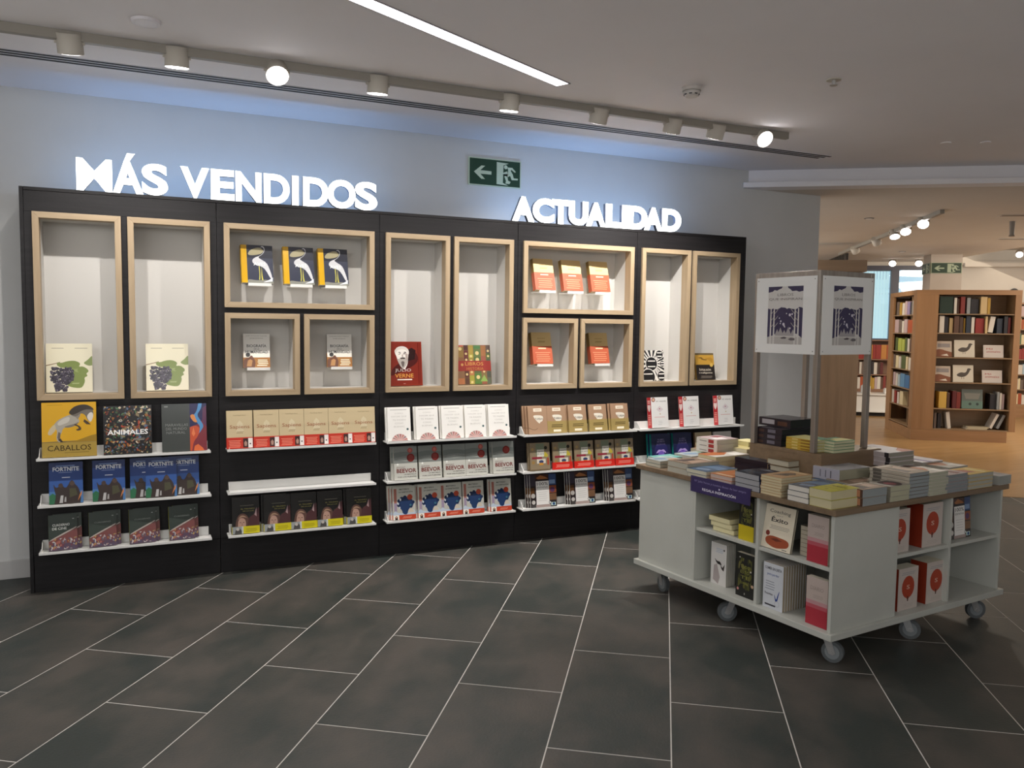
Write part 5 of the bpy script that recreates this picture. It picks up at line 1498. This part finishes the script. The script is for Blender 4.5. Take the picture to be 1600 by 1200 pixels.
# side face (normal -E1)
ib(IS0, IT0 + .031, .157, IS0 + .03, IT0 + .16, 2.044, 'side_stile')
ib(IS0, 13.50, .157, IS0 + .03, IT1, 2.044, 'side_stile')
ib(IS0 + .28, IT0 + .331, .157, IS0 + .30, IT1, 2.044, 'side_back_panel', M_ISLD)
SSH = [.166, .426, .69, .96, 1.22, 1.49, 1.755]
for z in SSH:
    ib(IS0 + .004, IT0 + .16, z, IS0 + .279, 13.50, z + .014, 'side_shelf', M_ISLD)


def spine_book(s, t, z, th, h, d, col, label, facing, lean=0, group=None, spine_art=()):
    """facing 'F': spine looks to -E2 (s = left edge); 'S': spine looks to -E1 (t = near edge)"""
    k = Kind(d, h, th, col, None, 'c9c0aa', spine_art=spine_art)
    if facing == 'F':
        # local X -> E2, local Y -> -E1
        o_ = st(s + th, t, z) + E2 * (d / 2)
        M = frame_M(o_, E2, -E1, UPZ)
        if lean:
            M = frame_M(o_, E2, -E1, UPZ) @ Matrix.Rotation(R(lean), 4, 'X')
    else:
        o_ = st(s, t, z) + E1 * (d / 2)
        M = frame_M(o_, E1, E2, UPZ)
        if lean:
            M = M @ Matrix.Rotation(R(lean), 4, 'X')
    k.place(M, label, group)


CNAME = {'1c2e22': 'dark green', 'cfc6ba': 'white', '7c2c24': 'red', '8a8c8c': 'grey', '241f22': 'black', 'c4a878': 'cream', 'b08a34': 'yellow', '5c4030': 'brown', '4a3428': 'dark brown', '2a303c': 'dark blue', '8c2820': 'bright red',
         'c9a24a': 'golden', '5a1c1c': 'dark red', 'a8b04a': 'lime green', '4c5a2c': 'olive green', '5c8ab0': 'light blue', '3c6c9c': 'blue', 'a34a24': 'orange', 'b8a0a0': 'pinkish', '8a7a9c': 'lilac', 'd8c8a0': 'pale cream', '6a5a50': 'taupe', '3c6a4c': 'green', 'a0b4bc': 'pale blue', 'b87a34': 'amber'}


def px_s(x):
    return 3.742 + (x - 1477) / 105 * .955


ROWN = ['bottom', 'fifth', 'fourth', 'third', 'second', 'top']


def front_row(row, items, hs):
    z = FSH[row] + .0145
    n = len(items)
    for i, it in enumerate(items):
        x0, x1, col = it[:3]
        lean = it[3] if len(it) > 3 else 0
        s0, s1 = px_s(x0), px_s(x1)
        th = s1 - s0
        h = hs * (1 - .12 * ((i * 7) % 3) / 2)
        spine_book(s0, IT0 + .04 + .012 * (i % 3), z + .0005 + (th * math.sin(R(abs(lean))) if lean else 0), th - .002, h, .18, col, f'{CNAME[col]} book, {ordn(i, n)} standing on the {ROWN[row]} shelf of the island bookcase', 'F', lean, f'books on the {ROWN[row]} front shelf of the island bookcase')


front_row(5, [(1479, 1498, '1c2e22'), (1500, 1504, 'cfc6ba'), (1505, 1508, '5c4030'), (1509, 1515, '7c2c24'), (1518, 1523, '8a8c8c'), (1524, 1535, '241f22'), (1537, 1546, 'c4a878'), (1547, 1551, 'b08a34')], .235)
front_row(4, [(1480, 1487, 'cfc6ba'), (1487.5, 1493, '241f22'), (1495, 1500, 'c4a878'), (1501, 1508, '5c4030'), (1509, 1514, '4a3428'), (1515, 1517.5, 'b08a34'), (1518, 1524, '2a303c'), (1525.5, 1530, 'cfc6ba'), (1532, 1544, '8c2820'), (1545, 1548, 'c4a878'), (1549, 1556, 'cfc6ba', 8), (1562, 1570, '2a303c'), (1571, 1576, '241f22'), (1577, 1580.5, '7c2c24')], .235)
A_DUCK = [('r', 0, 0, 1, 1, 'c9bfae'), ('p', [(.16, .4), (.3, .3), (.55, .3), (.72, .44), (.8, .6), (.84, .72), (.92, .74), (.82, .82), (.7, .8), (.68, .66), (.6, .54), (.4, .58), (.24, .5)], '4a4038'), ('r', .42, .18, .44, .3, '4a4038'), ('r', .52, .18, .54, .3, '4a4038')]
A_RTX = [('r', 0, 0, 1, 1, 'bdb2aa'), ('t', 'Mil', .3, .62, .14, .3, '9c3434', 0), ('t', 'animales', .5, .4, .16, .7, '9c3434', 0)]
A_LND = [('r', 0, 0, 1, 1, 'b8a898'), ('r', .1, .6, .9, .85, '8a8280'), ('p', [(0, 0), (1, 0), (1, .3), (.6, .4), (.3, .5), (0, .45)], '7c4a30'), ('p', [(.3, .1), (.8, .05), (.7, .2)], 'd0c4b4')]
kd = Kind(.262, .24, .015, 'c9bfae', art=A_DUCK)
kr = Kind(.255, .175, .015, 'bdb2aa', art=A_RTX)
kl = Kind(.205, .22, .015, 'b8a898', art=A_LND)
for row, nm in ((3, 'third'), (2, 'fourth')):
    z = FSH[row] + .015
    for k, s_, lb in ((kl, 3.848, 'landscape cover picture book'), (kd, 4.115, 'pale picture book with a dark duck'), (kr, 4.485, 'white landscape format book with red title')):
        k.place(frame_M(st(s_, IT0 + .045, z + .003), E1, E2, UPZ) @ Matrix.Rotation(-R(9), 4, 'X'), f'{lb}, face out on the island bookcase, {nm} shelf', 'face out picture books on the island bookcase')
front_row(1, [(1474.5, 1477, 'c9a24a'), (1485, 1496, 'c9a24a'), (1497, 1501, '5c4030'), (1504, 1509.5, '5a1c1c'), (1510, 1516, '7c2c24'), (1558, 1566, '241f22'), (1567, 1570, '8a8c8c'), (1571, 1574, 'cfc6ba'), (1575, 1578, 'b8a0a0')], .245)
kg = Kind(.27, .27, .02, '5c625c', art=[('r', 0, 0, 1, 1, '5c625c'), ('p', [(.2, .5), (.8, .5), (.9, .8), (.1, .8)], '77756c'), ('r', 0, 0, 1, .4, '5c7468'), ('c', .4, .24, .07, '2c3834'), ('c', .75, .24, .07, '2c3834')])
kg.place(frame_M(st(4.245, IT0 + .04, FSH[1] + .018), E1, E2, UPZ) @ Matrix.Rotation(-R(7), 4, 'X'), 'grey green book with two dark discs, face out on the fifth shelf')
front_row(0, [(1474.5, 1478, '8a8c8c'), (1479.5, 1483, '6a5a50'), (1485, 1490, '241f22'), (1499, 1504, 'cfc6ba', -8), (1558, 1562, 'cfc6ba', 24), (1568, 1572, '8a8c8c', 24)], .235)
kf = Kind(.2, .27, .018, 'b5a88c', None, 'd8d0bc')
for j in range(2):
    kf.place(frame_M(st(4.18 + .02 * j, IT0 + .13, FSH[0] + .0155 + .0185 * (j + 1)), E2, -UPZ, E1), f'cream book lying flat on the bottom shelf, {["lower", "upper"][j]} of two', 'cream books lying flat on the bottom shelf of the island bookcase')


def px_t(x):
    return 12.50 + (1424 - x) / 24 * .97


SROW = [(1.755, [(1400.5, 1404, '6a5a50'), (1404.5, 1407, 'b08a34'), (1408, 1411, 'cfc6ba'), (1411.5, 1414, 'b8a0a0'), (1414.5, 1417.5, '8a7a9c'), (1418, 1420, '2a303c'), (1420.5, 1423, '8a8c8c')], 'top'),
        (1.49, [(1399, 1404, 'b8a0a0'), (1404.5, 1408, '6a5a50'), (1408.5, 1411, 'cfc6ba'), (1411.5, 1415, 'b8a0a0'), (1416, 1423, 'a34a24')], 'second'),
        (1.22, [(1401, 1404, '4c5a2c'), (1404.5, 1409, 'a8b04a'), (1409.5, 1413, 'a8b04a'), (1413.5, 1416, '4c5a2c'), (1416.5, 1419, 'cfc6ba'), (1419.5, 1423, '5c4030')], 'third'),
        (.96, [(1397, 1402, '6a5a50'), (1402.5, 1406, 'd8c8a0'), (1406.5, 1409, 'cfc6ba'), (1410, 1415, '4c5a2c'), (1415.5, 1418, 'd8c8a0'), (1419, 1422, 'cfc6ba')], 'fourth'),
        (.69, [(1400, 1403, 'b8a0a0'), (1403.5, 1406, 'cfc6ba'), (1406.5, 1409, 'a0b4bc'), (1409.5, 1415, '5c8ab0'), (1415.5, 1421, '3c6c9c')], 'fifth'),
        (.426, [(1399.5, 1402, 'cfc6ba'), (1402.5, 1405, '8c2820'), (1406.5, 1409, 'cfc6ba'), (1410, 1414, 'd8c8a0')], 'sixth')]
for z, items, nm in SROW:
    n = len(items)
    for i, (x0, x1, col) in enumerate(items):
        t0, t1 = px_t(x1), px_t(x0)
        spine_book(IS0 + .03, t0, z + .0146, (t1 - t0) - .003, .20 - .012 * (i % 3), .2, col, f'{CNAME[col]} book, {ordn(i, n)} on the {nm} side shelf of the island bookcase', 'S', group=f'books on the {nm} side shelf of the island bookcase')

# wooden end panel bookcase half hidden by the wall, and slatted screen above
eb = thing('end_bookcase', 'dark wooden bookcase end standing just behind the wall corner', 'bookcase', M=fM(0, 0))
MB().box(1.0, 11.95, .0, 2.63, 12.25, 2.33).build('end_panel', wood('smoked_oak', (.17, .115, .07), (.25, .175, .115), 'z', .5, .4, 0), eb, .003)
MB().box(1.0, 11.90, 2.331, 2.68, 12.3, 2.49).build('cornice', wood('smoked_oak_h', (.15, .105, .07), (.21, .15, .10), 'x', .5, .4, 0), eb, .003)
sl = thing('slatted_screen', 'black vertical slat screen above the dark bookcase end', 'screen', M=fM(0, 0))
MB().box(2.76, 13.6, 2.35, 2.78, 16.4, 2.729).build('backing', mat('screen_black', (.012, .011, .011), .6), sl)
slt = MB().box(0, 0, 2.351, .03, .05, 2.728).mesh('slat', mat('screen_slat', (.05, .045, .04), .5))
for k in range(22):
    q = link('slat', slt, sl)
    q.location = (2.728, 13.6 + .12 * k, 0)

# low bookcase under the window and white cabinet in front of it
wbk = thing('window_bookcase', 'low wooden bookcase with three shelves under the far window', 'bookcase', M=fM(0, 0))
WB0, WB1, WT = 3.0, 4.35, 15.95
M_WB = wood('red_brown_wood', (.20, .10, .06), (.30, .16, .09), 'x', .5, .4, 0)
MB().box(WB0, WT + .26, .0, WB1, WT + .28, 1.36).build('back_panel', M_WB, wbk)
for x in (WB0, WB1 - .02):
    MB().box(x, WT, 0, x + .02, WT + .259, 1.36).build('side_panel', M_WB, wbk)
for z in (.44, .71, .99, 1.34):
    MB().box(WB0 + .021, WT, z, WB1 - .021, WT + .259, z + .02).build('shelf', M_WB, wbk)
MB().box(WB0 + .021, WT, 0, WB1 - .021, WT + .02, .44).build('lower_panel', M_WB, wbk)
for z, items, nm in ((1.011, ['8c2820', '8c2820', 'b87a34', '8c2820', '8c2820', 'b87a34', 'a34a24', '5c4030', 'b08a34'], 'top'), (.731, ['5c4030', 'cfc6ba', '6a5a50', '241f22', '241f22', '241f22', 'cfc6ba', '4a3428', '5a1c1c'], 'middle'), (.461, ['cfc6ba', 'a34a24', 'cfc6ba', '5c4030', 'b08a34', 'b08a34', 'b8a0a0', 'cfc6ba', '5c4030', '7c2c24'], 'bottom')):
    s_ = 3.50
    rr = random.Random(z)
    n = len(items)
    for i, col in enumerate(items):
        th = rr.uniform(.035, .07) * (1.4 if nm == 'top' else 1)
        if s_ + th > WB1 - .03:
            break
        spine_book(s_, WT + .02, z, th - .004, rr.uniform(.19, .24) if nm != 'top' else .26, .18, col, f'{CNAME[col]} book, {ordn(i, n)} on the {nm} shelf of the bookcase under the window', 'F', group=f'books on the {nm} shelf under the far window')
        s_ += th
wc = thing('white_cabinet', 'low white cabinet with dark plinth in front of the far window bookcase', 'cabinet', M=fM(0, 0))
MB().box(2.9, 15.50, .09, 4.30, 15.9, .40).build('body', M_WHITE, wc, .004)
MB().box(2.86, 15.46, .38, 4.34, 15.92, .405).build('top_board', M_WHITE, wc, .004)
MB().box(2.86, 15.46, .075, 4.34, 15.92, .089).build('base_board', M_WHITE, wc, .002)
MB().box(2.95, 15.54, 0, 4.25, 15.86, .074).build('plinth', mat('plinth_black', (.02, .018, .018), .6), wc)
for i, (s_, wd, hh) in enumerate(((3.52, .14, .13), (3.90, .05, .08), (4.02, .10, .06))):
    q = MB().box(0, 0, 0, wd, .12, hh).box(wd * .1, .01, hh, wd * .9, .11, hh + .015).build('small_box', M_WHITE, None, .006)
    q.matrix_world = fM(s_, 15.6, .4055)
    tag(q, f'small white box standing on the low white cabinet, {ordn(i, 3)}', 'box', 'small boxes on the white cabinet')

# bookcase at the right edge
rb = thing('wall_bookcase', 'light wooden wall bookcase at the right edge of the picture', 'bookcase', M=fM(0, 0))
RB0, RB1, RT_ = 6.18, 7.6, 16.12
MB().box(RB0, RT_ + .28, 0, RB1, RT_ + .30, 2.06).build('back_panel', M_ISLD, rb)
MB().box(RB0, RT_, 0, RB0 + .025, RT_ + .279, 2.06).build('side_panel', M_ISL, rb)
MB().box(RB1 - .025, RT_, 0, RB1, RT_ + .279, 2.06).build('side_panel', M_ISL, rb)
MB().box(RB0 + .026, RT_, 2.03, RB1 - .026, RT_ + .279, 2.06).build('top_board', M_ISLX, rb)
MB().box(RB0 + .026, RT_, 0, RB1 - .026, RT_ + .02, .22).build('plinth', M_ISLX, rb)
RSH = [.22, .49, .76, 1.03, 1.30, 1.57, 1.80]
RCOL = [['6a5a50', 'd8c8a0', 'a34a24', 'cfc6ba'], ['cfc6ba', 'd8c8a0', '6a5a50', '4a3428'], ['d8c8a0', 'cfc6ba', 'a0b4bc', '5c8ab0'], ['cfc6ba', '8c2820', '8c2820', '5c4030'], ['3c6a4c', '3c6a4c', 'd8c8a0', 'c4a878'], ['c4a878', 'a34a24', 'b87a34', 'cfc6ba'], ['cfc6ba', 'b8a0a0', 'cfc6ba', '2a303c']]
for j, z in enumerate(RSH):
    MB().box(RB0 + .026, RT_ + .003, z, RB1 - .026, RT_ + .279, z + .018).build('shelf', M_ISLD, rb)
    s_ = RB0 + .03
    for i, col in enumerate(RCOL[j]):
        th = .035 + .012 * ((i * 5 + j * 3) % 4)
        spine_book(s_, RT_ + .02, z + .0186, th - .003, .17 + .012 * ((i + j) % 3), .2, col, f'{CNAME[col]} book, {ordn(i, 4)} on the {ordn(6 - j, 7, "top", "bottom", "middle", "from top")} shelf at the right edge', 'F', group=f'books on the {ordn(6 - j, 7, "top", "bottom", "middle", "from top")} shelf of the right edge bookcase')
        s_ += th
lo_ = MB()
lo_.cyl((0, 0, 0), (0, .02, 0), .11, n=28, caps=(False, False))
vs, fs = [], []
n = 28
for r_, y in ((.13, 0), (.095, 0), (.095, .02), (.13, .02)):
    vs += [(r_ * .72 * math.cos(6.2832 * i / n), y, r_ * math.sin(6.2832 * i / n)) for i in range(n)]
for a in range(4):
    b = (a + 1) % 4
    fs += [(a * n + i, a * n + (i + 1) % n, b * n + (i + 1) % n, b * n + i) for i in range(n)]
lo_ = MB().add(vs, fs)
q = lo_.build('sign_letter', mat('letter_black', (.015, .015, .015), .5))
q.matrix_world = fM(6.24, FT - .03, 2.20)
tag(q, 'black letter O mounted on the far wall above the right edge bookcase', 'sign letter')

# far lighting track with spots, downlight, ceiling fittings
tf = thing('lighting_track', 'lighting track on the warm far ceiling running away from the viewer', 'lighting track', M=fM(0, 0))
MB().box(2.62, 8.75, 2.69, 2.66, 13.55, 2.729).build('rail', M_RAIL, tf)
M_GLOW2 = mat('lamp_glow_far', (1, 1, 1), .5, emit=(1, .96, .93), strength=9)
for i, (t_, lit, da) in enumerate(((9.35, True, (-.35, -1.3, -1.1)), (10.0, True, (-.2, -1.3, -1.4)), (10.45, True, (0, -1.0, -1.8)), (11.3, False, (.8, .9, -1.5)), (12.5, False, (.9, .9, -1.4)))):
    p = st(2.64, t_, 2.728)
    aim = p + E1 * da[0] + E2 * da[1] + UPZ * da[2]
    lamp(p.x, p.y, p.z, aim, f'spot lamp on the far ceiling track, {ordn(i, 5, "nearest", "farthest", "middle", "from the near end")}', 'spot lamps on the far ceiling track', 45 if lit else 60, lit, 80, glow=M_GLOW2, col=(1, .88, .72), sz=.04)
for i, (px_, py_) in enumerate(((1395, 407), (1436, 407), (1592, 409))):
    n = E2
    p = on_plane(px_, py_, st(0, 14.9), E2)
    p.z = 2.728
    if i == 2:
        p = on_plane(px_, py_, st(0, 15.6), E2)
        p.z = 2.93
    aim = p - E2 * 1.6 + E1 * (-.5) - UPZ * 1.0
    lamp(p.x, p.y, p.z, aim, f'round glowing spot lamp near the far wall, {ordn(i, 3)}', 'spot lamps near the far wall', (40, 40, 10)[i], True, 80, glow=M_GLOW2, col=(1, .86, .68), sz=.04)
for i, (px_, py_) in enumerate(((1358, 341), (1410, 393))):
    q = on_z(px_, py_, 2.73)
    d_ = thing('downlight', f'small round recessed downlight in the far ceiling, {["near one left of the spot track", "distant one above the far window"][i]}', 'downlight', q)
    MB().cyl((0, 0, -.006), (0, 0, 0), .05, n=20).build('trim_ring', mat('ring_grey', (.18, .16, .14), .5), d_)
    MB().cyl((0, 0, -.008), (0, 0, -.006), .034, n=16).build('lens', mat('lens_grey', (.7, .65, .6), .3), d_)
for i, (px_, py_) in enumerate(((1588, 336), (1580, 373))):
    q = on_z(px_, py_, 2.73)
    d_ = thing('ceiling_vent', f'pale rectangular ceiling vent at the right edge, {["nearer", "farther"][i]} of two', 'air vent', M=frame_M(q, E1, E2, UPZ))
    MB().box(-.16, -.06, -.006, .2, .06, 0).build('vent_frame', M_CEIL2, d_)
    MB().box(-.14, -.04, -.008, .18, -.01, -.0061).box(-.14, .01, -.008, .18, .04, -.0061).build('slot', mat('vent_grey', (.25, .22, .19), .6), d_)
hl = on_z(1582, 346, 2.73)
d_ = thing('ceiling_speaker', 'dark hanging fitting under the far ceiling at the right edge', 'ceiling fitting', hl)
MB().cyl((0, 0, -.14), (0, 0, 0), .022, .03, n=14).build('stem', mat('fit_grey', (.22, .19, .16), .5), d_)
MB().cyl((0, 0, -.16), (0, 0, -.14), .03, .024, n=14).build('cap', mat('fit_grey', (.22, .19, .16), .5), d_)
